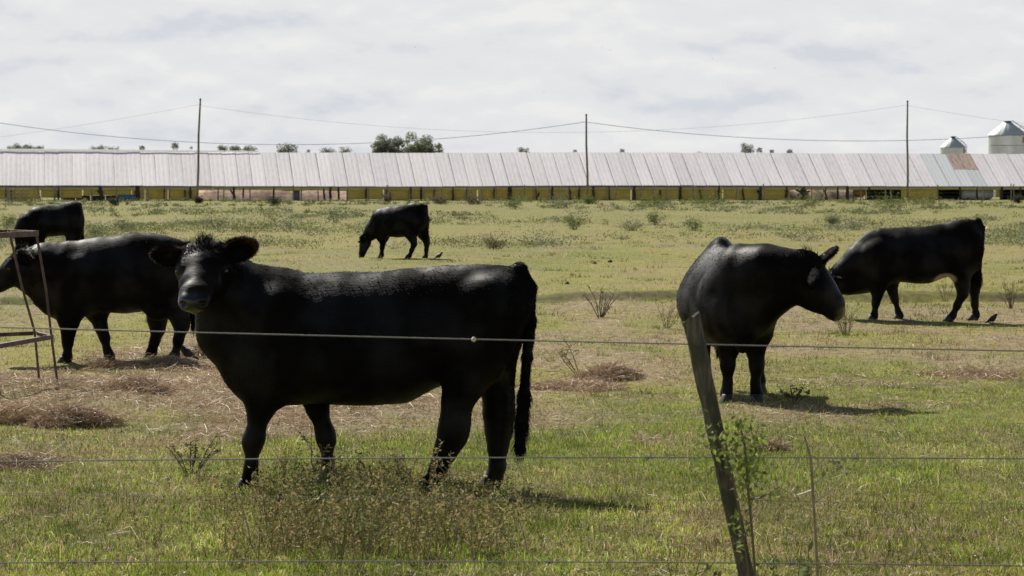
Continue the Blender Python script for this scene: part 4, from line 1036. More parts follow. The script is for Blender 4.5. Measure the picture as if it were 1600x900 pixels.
# --- the heifer in front, side on, face to the camera
def cow_front():
    P = Px(580, 765, -1, math.radians(-6)); B = Body()
    B.trunk(P.prof([(831, 452, 474, .05), (826, 436, 490, .13), (816, 422, 520, .19), (803, 415, 556, .215), (785, 411, 598, .235), (745, 410, 604, .25), (690, 415, 600, .27), (640, 419, 628, .31), (560, 424, 633, .33), (500, 426, 631, .33), (445, 422, 634, .30), (405, 421, 642, .25), (375, 428, 625, .21), (352, 440, 590, .17), (336, 460, 545, .12)]))
    B.chain([(*P.pt(420, 480, .02), .20), (*P.pt(375, 465, .05), .17), (*P.pt(348, 435, .10), .135)], .08)
    B.chain([(*P.pt(385, 560, .0), .17), (*P.pt(352, 520, .07), .13), (*P.pt(338, 470, .13), .10)], .08)
    hd = add_head(B, P.pt(331, 381, .20), (-.02, .84, -.50), (0, .50, .84), 1.03, ear=((.0, .0), (.0, .42)), earlen=.80, wide=1.2)
    # thighs, shoulders
    B.cap(P.pt(775, 480, .13), P.pt(735, 598, .15), .18, .10, .07, .7); B.cap(P.pt(772, 490, -.13), P.pt(768, 590, -.14), .16, .10, .08, .7)
    B.cap(P.pt(440, 500, .17), P.pt(420, 610, .15), .17, .105, .08, .7); B.cap(P.pt(450, 500, -.17), P.pt(485, 600, -.15), .17, .1, .08, .7)
    leg_chain(B, P.leg([(728, 590, .100), (721, 622, .078), (717, 655, .076), (713, 676, .072), (702, 701, .055), (690, 729, .042), (679, 754, .028), (675, 762, .034), (671, 769, .042)]), .15, yfoot=.15)
    leg_chain(B, P.leg([(768, 585, .098), (774, 622, .078), (775, 648, .078), (775, 675, .064), (774, 702, .050), (773, 732, .042), (770, 757, .035), (768, 763, .038), (765, 769, .044)]), -.15)
    leg_chain(B, P.leg([(418, 605, .095), (412, 640, .072), (404, 680, .058), (401, 690, .056), (398, 728, .037), (397, 752, .044), (395, 766, .05)]), .14)
    leg_chain(B, P.leg([(480, 600, .09), (488, 640, .070), (501, 680, .055), (503, 692, .054), (505, 728, .036), (508, 752, .044), (506, 764, .05)]), -.14)
    tl = [(*P.pt(812, 420, .0), .042), (*P.pt(827, 447, .0), .034), (*P.pt(828, 500, .0), .026), (*P.pt(824, 555, .02), .021), (*P.pt(820, 610, .02), .022), (*P.pt(817, 655, .02), .028), (*P.pt(814, 690, .02), .020), (*P.pt(813, 703, .02), .008)]
    B.chain(tl, .025)
    finish_cow('large black cow in front with brown fringed ears, its face turned to the camera', B, hd, (P.g.x, P.g.y, 0), P.rz, .0115,
               [(P.X(672), .15, 0), (P.X(765), -.15, 0), (P.X(395), .14, 0), (P.X(506), -.14, 0)], 46000, .022, tail=(P.X(803), 0, P.Z(600), P.Z(712)), brown=1.0)
cow_front()

def cow_left():
    P = Px(180, 567, -1); B = Body()
    B.trunk(P.prof([(301, 400, 430, .04), (297, 386, 470, .17), (285, 374, 482, .23), (260, 367, 485, .26), (230, 364, 486, .28), (200, 365, 489, .31), (165, 369, 488, .32), (135, 373, 494, .29), (110, 377, 502, .24), (90, 379, 500, .20), (72, 384, 488, .16), (58, 392, 470, .12)]))
    B.chain([(*P.pt(100, 425, 0), .24), (*P.pt(65, 420, 0), .20), (*P.pt(38, 420, 0), .16)], .08)
    B.chain([(*P.pt(85, 460, 0), .17), (*P.pt(50, 438, 0), .13)], .08)
    hd = add_head(B, P.pt(34, 392, 0), (.80, .10, -.62), (.6, .05, .8), 1.10, ear=((-.35, -.2), (-.45, -.35)))
    B.cap(P.pt(268, 430, .13), P.pt(250, 480, .15), .2, .12, .08, .7); B.cap(P.pt(278, 430, -.13), P.pt(280, 480, -.14), .19, .12, .08, .7)
    B.cap(P.pt(125, 430, .17), P.pt(112, 500, .14), .16, .1, .08, .7); B.cap(P.pt(130, 430, -.17), P.pt(150, 490, -.14), .16, .1, .08, .7)
    leg_chain(B, P.leg([(278, 478, .12), (284, 495, .085), (287, 508, .062), (282, 530, .044), (277, 552, .040), (274, 560, .046), (271, 567, .05)]), .14)
    leg_chain(B, P.leg([(244, 478, .12), (243, 500, .088), (244, 516, .062), (239, 535, .042), (235, 550, .040), (233, 556, .046), (231, 561, .05)]), -.14)
    leg_chain(B, P.leg([(111, 498, .1), (110, 520, .072), (109, 535, .058), (109, 553, .038), (108, 562, .046), (106, 570, .05)]), .13)
    leg_chain(B, P.leg([(148, 490, .1), (155, 512, .072), (160, 528, .058), (164, 548, .038), (168, 558, .046), (168, 566, .05)]), -.13)
    B.chain([(*P.pt(293, 383, 0), .045), (*P.pt(302, 400, 0), .03), (*P.pt(303, 450, 0), .024), (*P.pt(302, 490, 0), .03), (*P.pt(301, 515, 0), .012)], .025)
    finish_cow('black cow standing behind the rusty feeder, its head reaching out of the left edge', B, hd, (P.g.x, P.g.y, 0), P.rz, .016,
               [(P.X(271), .14, 0), (P.X(231), -.14, 0), (P.X(106), .13, 0), (P.X(168), -.13, 0)], 16000, .022, tail=(P.X(300), 0, P.Z(480), P.Z(520)), brown=.15, fur_r=.0016)
cow_left()

def cow_calf():
    P = Px(620, 403, -1, math.radians(-14)); B = Body()
    sx = lambda L: P.prof(L)
    B.trunk(sx([(668, 328, 345, .05), (666, 321, 362, .17), (660, 317, 366, .22), (648, 317, 367, .24), (635, 319, 370, .28), (620, 321, 371, .31), (605, 323, 370, .29), (595, 326, 372, .24), (587, 332, 372, .20), (581, 342, 370, .15), (577, 352, 366, .11)]))
    B.chain([(*P.pt(595, 345, 0), .24), (*P.pt(584, 358, .03), .17), (*P.pt(574, 372, .06), .12)], .08)
    hd = add_head(B, P.pt(566, 373, .06), (.16, .30, -.93), (.93, .30, .3), .95, ear=((.0, .25), (-.1, .25)))
    B.cap(P.pt(652, 345, .13), P.pt(644, 366, .15), .2, .12, .08, .7); B.cap(P.pt(657, 345, -.13), P.pt(658, 366, -.14), .19, .12, .08, .7)
    B.cap(P.pt(600, 350, .16), P.pt(598, 372, .14), .16, .1, .08, .7); B.cap(P.pt(602, 350, -.16), P.pt(598, 372, -.13), .15, .1, .08, .7)
    leg_chain(B, P.leg([(646, 366, .125), (648, 374, .085), (650, 381, .062), (646, 391, .046), (643, 400, .046), (641, 404, .05)]), .13)
    leg_chain(B, P.leg([(660, 366, .12), (663, 373, .085), (665, 380, .062), (664, 391, .046), (664, 400, .044), (663, 403, .05)]), -.13)
    leg_chain(B, P.leg([(599, 370, .1), (600, 380, .07), (599, 387, .058), (598, 396, .04), (598, 401, .046), (597, 404, .05)]), .11)
    leg_chain(B, P.leg([(597, 370, .09), (596, 380, .065), (595, 387, .052), (594, 396, .038), (594, 400, .044), (592, 402, .05)]), -.13)
    B.chain([(*P.pt(666, 322, 0), .045), (*P.pt(668, 340, 0), .03), (*P.pt(668, 365, 0), .026), (*P.pt(667, 382, 0), .03)], .025)
    finish_cow('small far black cow grazing alone in the middle of the field, head down', B, hd, (P.g.x, P.g.y, 0), P.rz, .02,
               [(P.X(641), .13, 0), (P.X(663), -.13, 0), (P.X(597), .11, 0), (P.X(592), -.13, 0)], 6000, .025, brown=.1, fur_r=.003)
cow_calf()

def cow_back():
    P = Px(85, 420, -1, math.radians(22)); B = Body()
    B.trunk(P.prof([(127, 328, 355, .08), (125, 320, 368, .18), (119, 315, 370, .25), (108, 315, 369, .29), (98, 318, 368, .31), (86, 320, 369, .33), (74, 321, 370, .33), (64, 323, 371, .29), (56, 325, 372, .24), (49, 328, 372, .20), (42, 336, 370, .15)]))
    B.chain([(*P.pt(62, 345, 0), .24), (*P.pt(46, 352, .0), .20), (*P.pt(36, 366, .02), .14)], .08)
    hd = add_head(B, P.pt(31, 364, .02), (.15, .15, -.95), (.95, .1, .3), 1.0, ear=((.0, -.1), (.0, -.1)))
    B.cap(P.pt(112, 345, .13), P.pt(110, 375, .15), .21, .13, .08, .7); B.cap(P.pt(118, 345, -.13), P.pt(118, 375, -.14), .19, .12, .08, .7)
    B.cap(P.pt(62, 350, .16), P.pt(61, 375, .14), .17, .1, .08, .7); B.cap(P.pt(64, 350, -.16), P.pt(55, 375, -.13), .16, .1, .08, .7)
    for y, xs in ((.14, (110, 115, 112, 110)), (-.14, (118, 122, 120, 119))):
        leg_chain(B, P.leg([(xs[0], 375, .125), (xs[1], 388, .075), (xs[2], 402, .045), (xs[3], 414, .044), (xs[3] - 1, 420, .05)]), y)
    for y, xs in ((.13, (61, 62, 62, 62)), (-.13, (55, 52, 50, 49))):
        leg_chain(B, P.leg([(xs[0], 375, .1), (xs[1], 392, .062), (xs[2], 405, .042), (xs[3], 414, .044), (xs[3], 420, .05)]), y)
    B.chain([(*P.pt(123, 320, 0), .045), (*P.pt(127, 345, 0), .032), (*P.pt(127, 372, 0), .03), (*P.pt(126, 390, 0), .03)], .025)
    finish_cow('far black cow grazing above the back of the cow behind the feeder', B, hd, (P.g.x, P.g.y, 0), P.rz, .02,
               [(P.X(109), .14, 0), (P.X(118), -.14, 0), (P.X(62), .13, 0), (P.X(49), -.13, 0)], 6000, .026, brown=.1, fur_r=.0028)
cow_back()

def cow_right():
    P = Px(1430, 500, -1); B = Body(); q = lambda cx, cy: (1280 + cx / 4.09, 320 + cy / 4.09)
    def pr(L): return P.prof([(1280 + a / 4.09, 320 + b / 4.09, 320 + c / 4.09, w) for a, b, c, w in L])
    def lg(L): return P.leg([(1280 + a / 4.09, 320 + b / 4.09, r) for a, b, r in L])
    def pt(cx, cy, y): return P.pt(1280 + cx / 4.09, 320 + cy / 4.09, y)
    B.trunk(pr([(1035, 170, 280, .05), (1028, 130, 400, .15), (1005, 103, 440, .20), (960, 88, 450, .235), (900, 90, 455, .25), (850, 100, 450, .26), (790, 120, 468, .28), (700, 132, 502, .31), (600, 140, 502, .32), (510, 144, 492, .31), (440, 146, 520, .28), (370, 150, 548, .24), (320, 168, 556, .20), (270, 205, 550, .17), (220, 262, 540, .13)]))
    B.chain([(*pt(340, 330, 0), .23), (*pt(250, 370, 0), .19), (*pt(160, 440, .0), .15), (*pt(110, 480, 0), .12)], .08)
    B.chain([(*pt(270, 480, 0), .14), (*pt(180, 520, 0), .11)], .08)
    hd = add_head(B, pt(72, 445, .0), (.30, -.12, -.95), (.95, 0, .3), .98, ear=((-.3, -.25), (-.3, -.25)))
    B.cap(pt(930, 290, .13), pt(890, 440, .15), .2, .12, .08, .7); B.cap(pt(960, 290, -.13), pt(975, 450, -.14), .18, .12, .08, .7)
    B.cap(pt(360, 330, .17), pt(365, 520, .14), .17, .1, .08, .7); B.cap(pt(400, 330, -.17), pt(465, 500, -.14), .16, .095, .08, .7)
    leg_chain(B, lg([(895, 430, .125), (905, 510, .085), (905, 565, .060), (870, 640, .042), (845, 700, .040), (835, 722, .046), (825, 737, .05)]), .14)
    leg_chain(B, lg([(975, 440, .12), (992, 490, .085), (1003, 545, .060), (1005, 640, .042), (1012, 695, .040), (1014, 720, .046), (1006, 735, .05)]), -.14)
    leg_chain(B, lg([(366, 520, .1), (362, 580, .070), (352, 625, .056), (345, 690, .038), (342, 715, .046), (337, 740, .05)]), .13)
    leg_chain(B, lg([(465, 495, .1), (480, 560, .068), (492, 605, .055), (513, 680, .038), (525, 712, .046), (522, 733, .05)]), -.13)
    B.chain([(*pt(1010, 108, 0), .05), (*pt(1033, 150, 0), .04), (*pt(1032, 280, .02), .028), (*pt(1018, 380, .03), .026), (*pt(1012, 450, .03), .032), (*pt(1010, 505, .03), .012)], .025)
    finish_cow('black cow grazing side on at the right with a pale patch under its flank', B, hd, (P.g.x, P.g.y, 0), P.rz, .0165,
               [(P.X(1280 + 825 / 4.09), .14, 0), (P.X(1280 + 1006 / 4.09), -.14, 0), (P.X(1280 + 337 / 4.09), .13, 0), (P.X(1280 + 522 / 4.09), -.13, 0)], 14000, .02,
               tail=(P.X(1280 + 1015 / 4.09), 0, P.Z(320 + 420 / 4.09), P.Z(320 + 510 / 4.09)), brown=.15, pale=(pt(790, 470, .0), (.22, .5, .11)), fur_r=.0018)
cow_right()

def cow_facing():
    # front three-quarter: chest to the camera, hindquarters behind to the left, head turned to the right
    g = ground(1156, 629); B = Body(1.85, .35); s = FPX / g.y
    heading = math.radians(-90); c, sn = math.cos(heading), math.sin(heading)
    def loc(px, py, depth=0.0):                     # picture offset (right, up) plus depth towards the camera -> body frame
        wx = (px - 1156) / s; wy = -depth; z = (629 - py) / s
        return (wx * c + wy * sn, -wx * sn + wy * c, z)
    # trunk from chest (x = .25) back to the rump (x = -1.35)
    B.trunk([(-1.52, .95, .75, .06, -.03), (-1.48, 1.08, .60, .15, -.04), (-1.38, 1.18, .52, .22, -.05), (-1.2, 1.225, .48, .27, -.06), (-1.0, 1.22, .44, .295, -.08), (-.75, 1.195, .41, .325, -.11), (-.5, 1.175, .39, .325, -.11), (-.25, 1.165, .385, .295, -.08), (-.05, 1.17, .39, .275, -.05), (.12, 1.13, .40, .25, -.02), (.24, 1.04, .46, .20, 0), (.32, .94, .55, .12, 0)])
    B.cap((-1.3, -.05, 1.15), (-.7, -.10, 1.17), .045, .045, .08)
    # neck sweeping to the right
    B.chain([(*loc(1160, 428, .10), .22), (*loc(1192, 424, .22), .195), (*loc(1225, 426, .30), .160), (*loc(1255, 430, .34), .145)], .1)
    B.chain([(*loc(1175, 478, .12), .19), (*loc(1215, 455, .24), .14)], .09)
    F = Vector(loc(1309, 468, .42)) - Vector(loc(1262, 402, .36)); U = Vector(loc(1300, 380, .5)) - Vector(loc(1262, 402, .36))
    hd = add_head(B, loc(1256, 399, .36), F, U, 1.10, ear=((.75, .55), (-.15, .6)), earlen=.9, ef=.07)
    B.chain([(*loc(1242, 440, .34), .150), (*loc(1268, 453, .38), .138), (*loc(1291, 470, .41), .090)], .06)
    for d, px, ty in ((-1, 1137, 0), (1, 1180, 0)):
        top = loc(px + 4, 520, .02); kn = loc(px - (1 if d < 0 else -1), 570, .06); ft = loc(px - (3 if d < 0 else -1), 612, .06)
        B.cap(loc(px - d * -2, 450, .0), top, .17, .105, .09, 1.0)
        B.chain([(*top, .095), (*loc(px, 548, .04), .064), (*kn, .052), (*loc(px - 1, 598, .06), .031), (*ft, .039), (ft[0] + .02, ft[1], .05, .044)], .04)
    hoofs = []
    for px in (1134, 1181):
        p = loc(px, 612, .06); hoofs.append((p[0] + .02, p[1], 0))
    # brisket fold and hind legs behind
    B.chain([(*loc(1158, 520, .22), .10), (*loc(1156, 540, .24), .045)], .06)
    for y, dx in ((.25, .06), (-.18, 0)):
        B.cap((-1.2, -.06 + y * .6, .85), (-1.15 + dx, y, .62), .165, .12, .08)
        B.chain([(-1.15 + dx, y, .60, .115), (-1.25 + dx, y, .50, .07), (-1.30 + dx, y, .42, .055), (-1.26 + dx, y, .22, .038), (-1.24 + dx, y, .09, .042), (-1.22 + dx, y, .05, .045)], .04); hoofs.append((-1.22 + dx, y, 0))
    B.chain([(-1.48, -.04, 1.10, .045), (-1.56, -.04, .95, .032), (-1.56, -.04, .6, .026), (-1.55, -.04, .4, .035), (-1.55, -.04, .28, .012)], .025)
    finish_cow('black cow facing the camera behind the leaning post, its head turned right in profile', B, hd, (g.x, g.y, 0), heading, .014, hoofs, 22000, .022, tail=(-1.5, 0, .5, .25), brown=.08, fur_r=.0014)
cow_facing()

# ------------------------------------------------------------------ rusty hay feeder at the left edge
def feeder():
    org = at(50, 605, 23.2); t = thing('hay_feeder', 'rusty open framed hay feeder of thin angle iron at the left edge', 'feeder', (org.x, 23.2, 0))
    def p(px, Y, z): q = at(px, 500, Y); return Vector((q.x - org.x, Y - 23.2, z))
    zt = at(57, 361, 23.2).z; zm = at(80, 523, 23.2).z
    C3 = [('a', 57, 80, 90, 23.15), ('b', 15, 54, 61, 23.7), ('d', -150, -140, -135, 22.9), ('c', -48, -12, 0, 21.7)]
    T = [p(a, Y, zt) for _, a, b, c, Y in C3]; Q = [p(b, Y, zm) for _, a, b, c, Y in C3]; G = [p(c, Y, 0) for _, a, b, c, Y in C3]
    def angle_bar(name, a, b, w):
        d = (b - a).normalized(); ang = math.atan2(d.y, d.x); R = Matrix.Rotation(ang, 3, 'Z'); c = (a + b) / 2; l = (b - a).length
        mb = MB(); mb.box(c, (l, w, .006), R); mb.box(c + R @ Vector((0, -w / 2, -w / 2 + .004)), (l - .004, .006, w), R); mb.obj(name, M['rust'], t)
    for i in range(4):
        angle_bar('top_rail', T[i], T[(i + 1) % 4], .045); angle_bar('middle_rail', Q[i], Q[(i + 1) % 4], .036)
        mb = MB(); m1 = T[i].lerp(Q[i], .55) + Vector((.012 if i == 0 else -.012, 0, 0)); mb.tube([T[i], m1, Q[i], G[i]], .0105, 6); mb.obj('leg', M['rust'], t)
feeder()

# ------------------------------------------------------------------ near fence: leaning post, wires
def near_fence():
    Y = 8.7; t = thing('wire_fence', 'near wire fence with a weathered leaning post and sagging wires', 'fence', (0, Y, 0))
    def p(px, py, dy=0): q = at(px, py, Y); return Vector((q.x, dy, q.z))
    def post(a, b, w, lab=None):
        mb = MB(); n = 14; m_ = 40; V = []; F = []
        prof = [(math.cos(2 * math.pi * k / n) * (1 + random.uniform(-.11, .11)), math.sin(2 * math.pi * k / n) * (1 + random.uniform(-.11, .11))) for k in range(n)]
        for j in range(m_ + 1):
            tt = j / m_; c_ = a.lerp(b, tt); ww = w * (.82 + .18 * tt) * (1 + .03 * math.sin(tt * 9))
            for k, (ux, uy) in enumerate(prof):
                V.append((c_.x + ux * ww * random.uniform(.95, 1.05), c_.y + uy * ww * .9, c_.z + (random.uniform(-.012, .006) + .012 * ux if j == m_ else 0)))
        for j in range(m_):
            for k in range(n): F.append((j * n + k, j * n + (k + 1) % n, (j + 1) * n + (k + 1) % n, (j + 1) * n + k))
        F.append(tuple(m_ * n + k for k in range(n))); mb.add(V, F); o = mb.obj('post', M['old_wood'], t)
    top = p(1080, 494); low = p(1167, 900); d = (low - top) / (low - top).length; base = top + d * ((top.z + .25) / -d.z)
    post(base, top, .0275)
    post(Vector((-3.4, 0, -.2)), Vector((-3.35, .03, 1.25)), .045); post(Vector((4.6, 0, -.2)), Vector((4.5, .03, 1.2)), .045)
    def wire(pts, r, barbs=(), knots=()):
        r *= .9
        P = [p(a, b, .04) for a, b in pts]; xs = [q.x for q in P]; zs = [q.z for q in P]
        X = np.linspace(-3.3, 4.5, 80); cf = np.polyfit(xs, zs, min(2, len(pts) - 1)); z = np.polyval(cf, np.clip(X, -1.9, 1.9)) + np.polyval(np.polyder(cf), np.clip(X, -1.9, 1.9)) * (X - np.clip(X, -1.9, 1.9)) * .5
        mb = MB(); mb.tube([(a, .04, b) for a, b in zip(X, z)], r, 6)
        for bx in barbs:
            q = p(bx, 500); zz = float(np.interp(q.x, X, z))
            for k in range(4): mb.tube([(q.x - .010 + k * .006, .04 - .004, zz - .004), (q.x - .010 + k * .006, .044, zz + .004)], .002, 4)
            mb.tube([(q.x - .008, .04, zz - .012), (q.x + .008, .04, zz + .012)], .0012, 4); mb.tube([(q.x + .008, .03, zz + .008), (q.x - .008, .05, zz - .008)], .0012, 4)
        o = mb.obj('wire', M['wire'], t)
        for bx in knots:
            q = p(bx, 500); zz = float(np.interp(q.x, X, z)); kb = MB(); kb.lathe([(0, -.008), (.006, -.005), (.008, 0), (.006, .005), (0, .008)], 8, (q.x, .036, zz)); kb.obj('knot', M['horn_tag'], t, True)
    wire([(0, 514), (300, 519), (450, 523), (830, 534), (1060, 540), (1600, 549)], .0023, (), (740,))
    wire([(0, 722), (300, 722), (620, 718), (1100, 716), (1350, 716), (1600, 720)], .0022, (-60, 290, 625, 1015, 1340, 1700))
    wire([(0, 776), (300, 777), (900, 782), (1600, 790)], .0009)
    wire([(0, 882), (650, 880), (1100, 882), (1600, 887)], .0022, (110, 470, 860, 1240, 1580))
near_fence()

# ------------------------------------------------------------------ plants
def plant(name, label, cat, px, py, hgt, width, stems=8, leaves=400, leaf=.03, tint=(.10, .13, .04), stem_mat='stem', lean=0.0, branch=2, group=None, upright=.6, Y=None, seed=0, stem_r=.004, lbase=.15, tintvar=.35, z0=None, elong=1.0, scatter=.0):
    r = np.random.default_rng(int(px * 7 + py) + seed)
    g = ground(px, py) if Y is None else Vector((at(px, py, Y).x, Y, 0))
    t = thing(name, label, cat, (g.x, g.y, hz(g.x, g.y) - .01 if z0 is None else z0), group=group)
    mb = MB(); paths = []
    for i in range(stems):
        a = r.uniform(0, 2 * math.pi); sp_ = width / 2 * r.uniform(.2, 1.0); h_ = hgt * r.uniform(.6, 1.0)
        e_ = np.array([math.cos(a) * sp_ + lean * h_, math.sin(a) * sp_ * .8, h_]); b = np.array([math.cos(a) * sp_ * .12, math.sin(a) * sp_ * .12, 0])
        m_ = b + (e_ - b) * .5 + np.array([r.normal(0, .04), r.normal(0, .04), .08 * upright]) * hgt
        path = [b, m_, e_]; paths.append((path, 1.0)); mb.tube(path, [stem_r, stem_r * .75, stem_r * .3], 4)
        for k in range(branch):
            tt = r.uniform(.25, .85); q = m_ * 2 * tt * (1 - tt) + b * (1 - tt) ** 2 + e_ * tt ** 2
            a2 = r.uniform(0, 2 * math.pi); l2 = hgt * r.uniform(.12, .3); e2 = q + np.array([math.cos(a2) * l2 * .8, math.sin(a2) * l2 * .8, l2 * r.uniform(.2, .9)])
            paths.append(([q, (q + e2) / 2 + np.array([0, 0, .01]), e2], .6)); mb.tube([q, e2], [stem_r * .6, stem_r * .2], 3)
    mb.obj('stems', M[stem_mat], t)
    if leaves:
        ws = np.array([w for _, w in paths]); k = r.choice(len(paths), leaves, p=ws / ws.sum()); tt = r.uniform(lbase, 1.0, leaves) ** .8
        A = np.array([paths[i][0] for i in k]); P = A[:, 1] * (2 * tt * (1 - tt))[:, None] + A[:, 0] * ((1 - tt) ** 2)[:, None] + A[:, 2] * (tt ** 2)[:, None] + r.normal(0, scatter, (leaves, 3))
        d = r.normal(0, 1, (leaves, 3)); d[:, 2] = np.abs(d[:, 2]) * .7; d /= np.linalg.norm(d, axis=1)[:, None]
        s = np.cross(d, r.normal(0, 1, (leaves, 3))); s /= np.linalg.norm(s, axis=1)[:, None] + 1e-9
        ln = leaf * r.uniform(.5, 1.4, leaves)[:, None] * elong; wd = leaf * r.uniform(.5, 1.4, leaves)[:, None] * .22
        V = np.stack([P, P + d * ln * .5 - s * wd, P + d * ln, P + d * ln * .5 + s * wd], 1).reshape(-1, 3); V[:, 2] = np.maximum(V[:, 2], .0)
        tv = np.array(tint)
        if tv.ndim == 1: tv = tv[None]
        C = tv[r.integers(0, len(tv), leaves)] * r.uniform(1 - tintvar, 1 + tintvar, leaves)[:, None]
        link('leaves', mesh_np('leaves', V, np.arange(leaves * 4).reshape(-1, 4), False, np.repeat(C, 4, 0)), M['leaf'], t)
    return t

WEED = [(.32, .235, .115), (.23, .195, .07), (.18, .195, .055), (.35, .28, .135)]
GREENW = [(.15, .19, .05), (.19, .22, .065), (.12, .155, .045)]
GREY = [(.20, .225, .13), (.16, .19, .10), (.24, .25, .155)]
plant('spiny_shrub', 'bare spiny shrub with grey twigs in the middle of the field', 'shrub', 938, 497, .42, .55, 9, 192, 0.021, [(.16, .15, .08), (.12, .13, .07)], 'stem', branch=4, group='thin shrubs in the field', stem_r=.006)
plant('spiny_shrub', 'thin leafless shrub leaning left with a green leafy foot, right of the front cow', 'shrub', 905, 585, .36, .22, 3, 208, 0.019, GREENW, 'stem', lean=-.55, branch=5, group='thin shrubs in the field', stem_r=.004)
plant('spiny_shrub', 'wispy dry shrub left of the leaning post top', 'shrub', 1042, 512, .36, .45, 7, 160, 0.018, [(.18, .15, .08)], 'dry_stem', branch=4, group='thin shrubs in the field')
plant('spiny_shrub', 'low spiky green shrub lying to the right of the facing cow\'s hooves', 'shrub', 1238, 634, .17, .42, 9, 256, 0.024, [(.07, .09, .035), (.10, .12, .05)], 'stem', lean=-.4, branch=3, group='thin shrubs in the field')
plant('spiny_shrub', 'dry brown shrub at the right edge behind the grazing cow', 'shrub', 1580, 480, .42, .42, 10, 336, 0.021, WEED, 'stem', branch=4, group='thin shrubs in the field')
plant('spiny_shrub', 'pale grassy weed under the muzzles of the two right cows', 'shrub', 1322, 522, .42, .45, 12, 336, 0.021, [(.24, .21, .10), (.16, .16, .06)], 'dry_stem', branch=3, group='thin shrubs in the field')
plant('spiny_shrub', 'wispy dry shrub under the belly of the right grazing cow', 'shrub', 1478, 468, .45, .35, 7, 104, 0.018, [(.22, .19, .09)], 'dry_stem', branch=3, group='thin shrubs in the field')
plant('spiny_shrub', 'dark green shrub with feathery twigs left of the front cow\'s forelegs', 'shrub', 298, 745, .26, .36, 8, 336, 0.018, [(.07, .09, .03), (.10, .12, .04)], 'stem', branch=3, group='thin shrubs in the field')
plant('tall_weed', 'tall dry weed stalk standing before the front cow\'s second foreleg', 'weed', 505, 775, .46, .10, 2, 150, .026, [(.30, .23, .12), (.22, .17, .09)], 'dry_stem', lean=-.12, branch=5, lbase=.3)
plant('tall_weed', 'tall yellowish weed stalk standing before the front cow\'s forward hind leg', 'weed', 682, 800, .42, .12, 3, 190, .026, [(.32, .25, .11), (.22, .18, .09)], 'dry_stem', lean=.12, branch=5, lbase=.3)
plant('dry_stalk', 'single dry broken stalk with pale side twigs right of the leaning post', 'stalk', 1278, 905, 1.0, .10, 1, 26, .04, [(.3, .26, .16)], 'dry_stem', lean=-.0, branch=0, Y=9.4, stem_r=.008, z0=-.0) if False else None

def stalk():
    Y = 9.4; o = at(1278, 900, Y); t = thing('dry_stalk', 'single dry broken stalk with pale side twigs right of the leaning post', 'stalk', (o.x, Y, 0))
    q = lambda px, py, dy=0: Vector((at(px, py, Y).x - o.x, dy, at(px, py, Y).z))
    b = q(1283, 1000); b.z = 0
    mb = MB(); mb.tube([b, q(1277, 890), q(1272, 800), q(1268, 735), q(1266, 712)], [.006, .0055, .005, .0055, .004], 7, .12); mb.tube([q(1266, 716), q(1262, 700), q(1257, 682), q(1261, 679)], [.005, .004, .003, .001], 5); mb.obj('main_stem', M['dry_stem'], t)
    mb = MB()
    for P in ([(1271, 740), (1280, 728), (1296, 710)], [(1270, 758), (1284, 750), (1290, 742)], [(1274, 785), (1298, 770), (1318, 748), (1326, 738)], [(1271, 765), (1255, 772), (1246, 776)]):
        mb.tube([q(a, c, .02 * i) for i, (a, c) in enumerate(P)], [.0035, .003, .0025, .001][:len(P)], 4)
    mb.obj('side_twigs', M['pale_twig'], t)
    P = []
    r = np.random.default_rng(5)
    for i in range(70):
        a, c = random.choice([(1302, 718), (1312, 735), (1250, 775), (1322, 742), (1290, 740)]); P.append(q(a + r.normal(0, 14), c + r.normal(0, 14), r.normal(0, .05)))
    P = np.array(P); V, F, C = leaf_quads(P, r.uniform(.006, .014, len(P)), np.array([.17, .18, .09])[None] * r.uniform(.6, 1.5, len(P))[:, None]); link('leaves', mesh_np('leaves', V, F, False, C), M['leaf'], t)
M['pale_twig'] = mat('pale_twig', (.50, .45, .34), .7)
stalk()

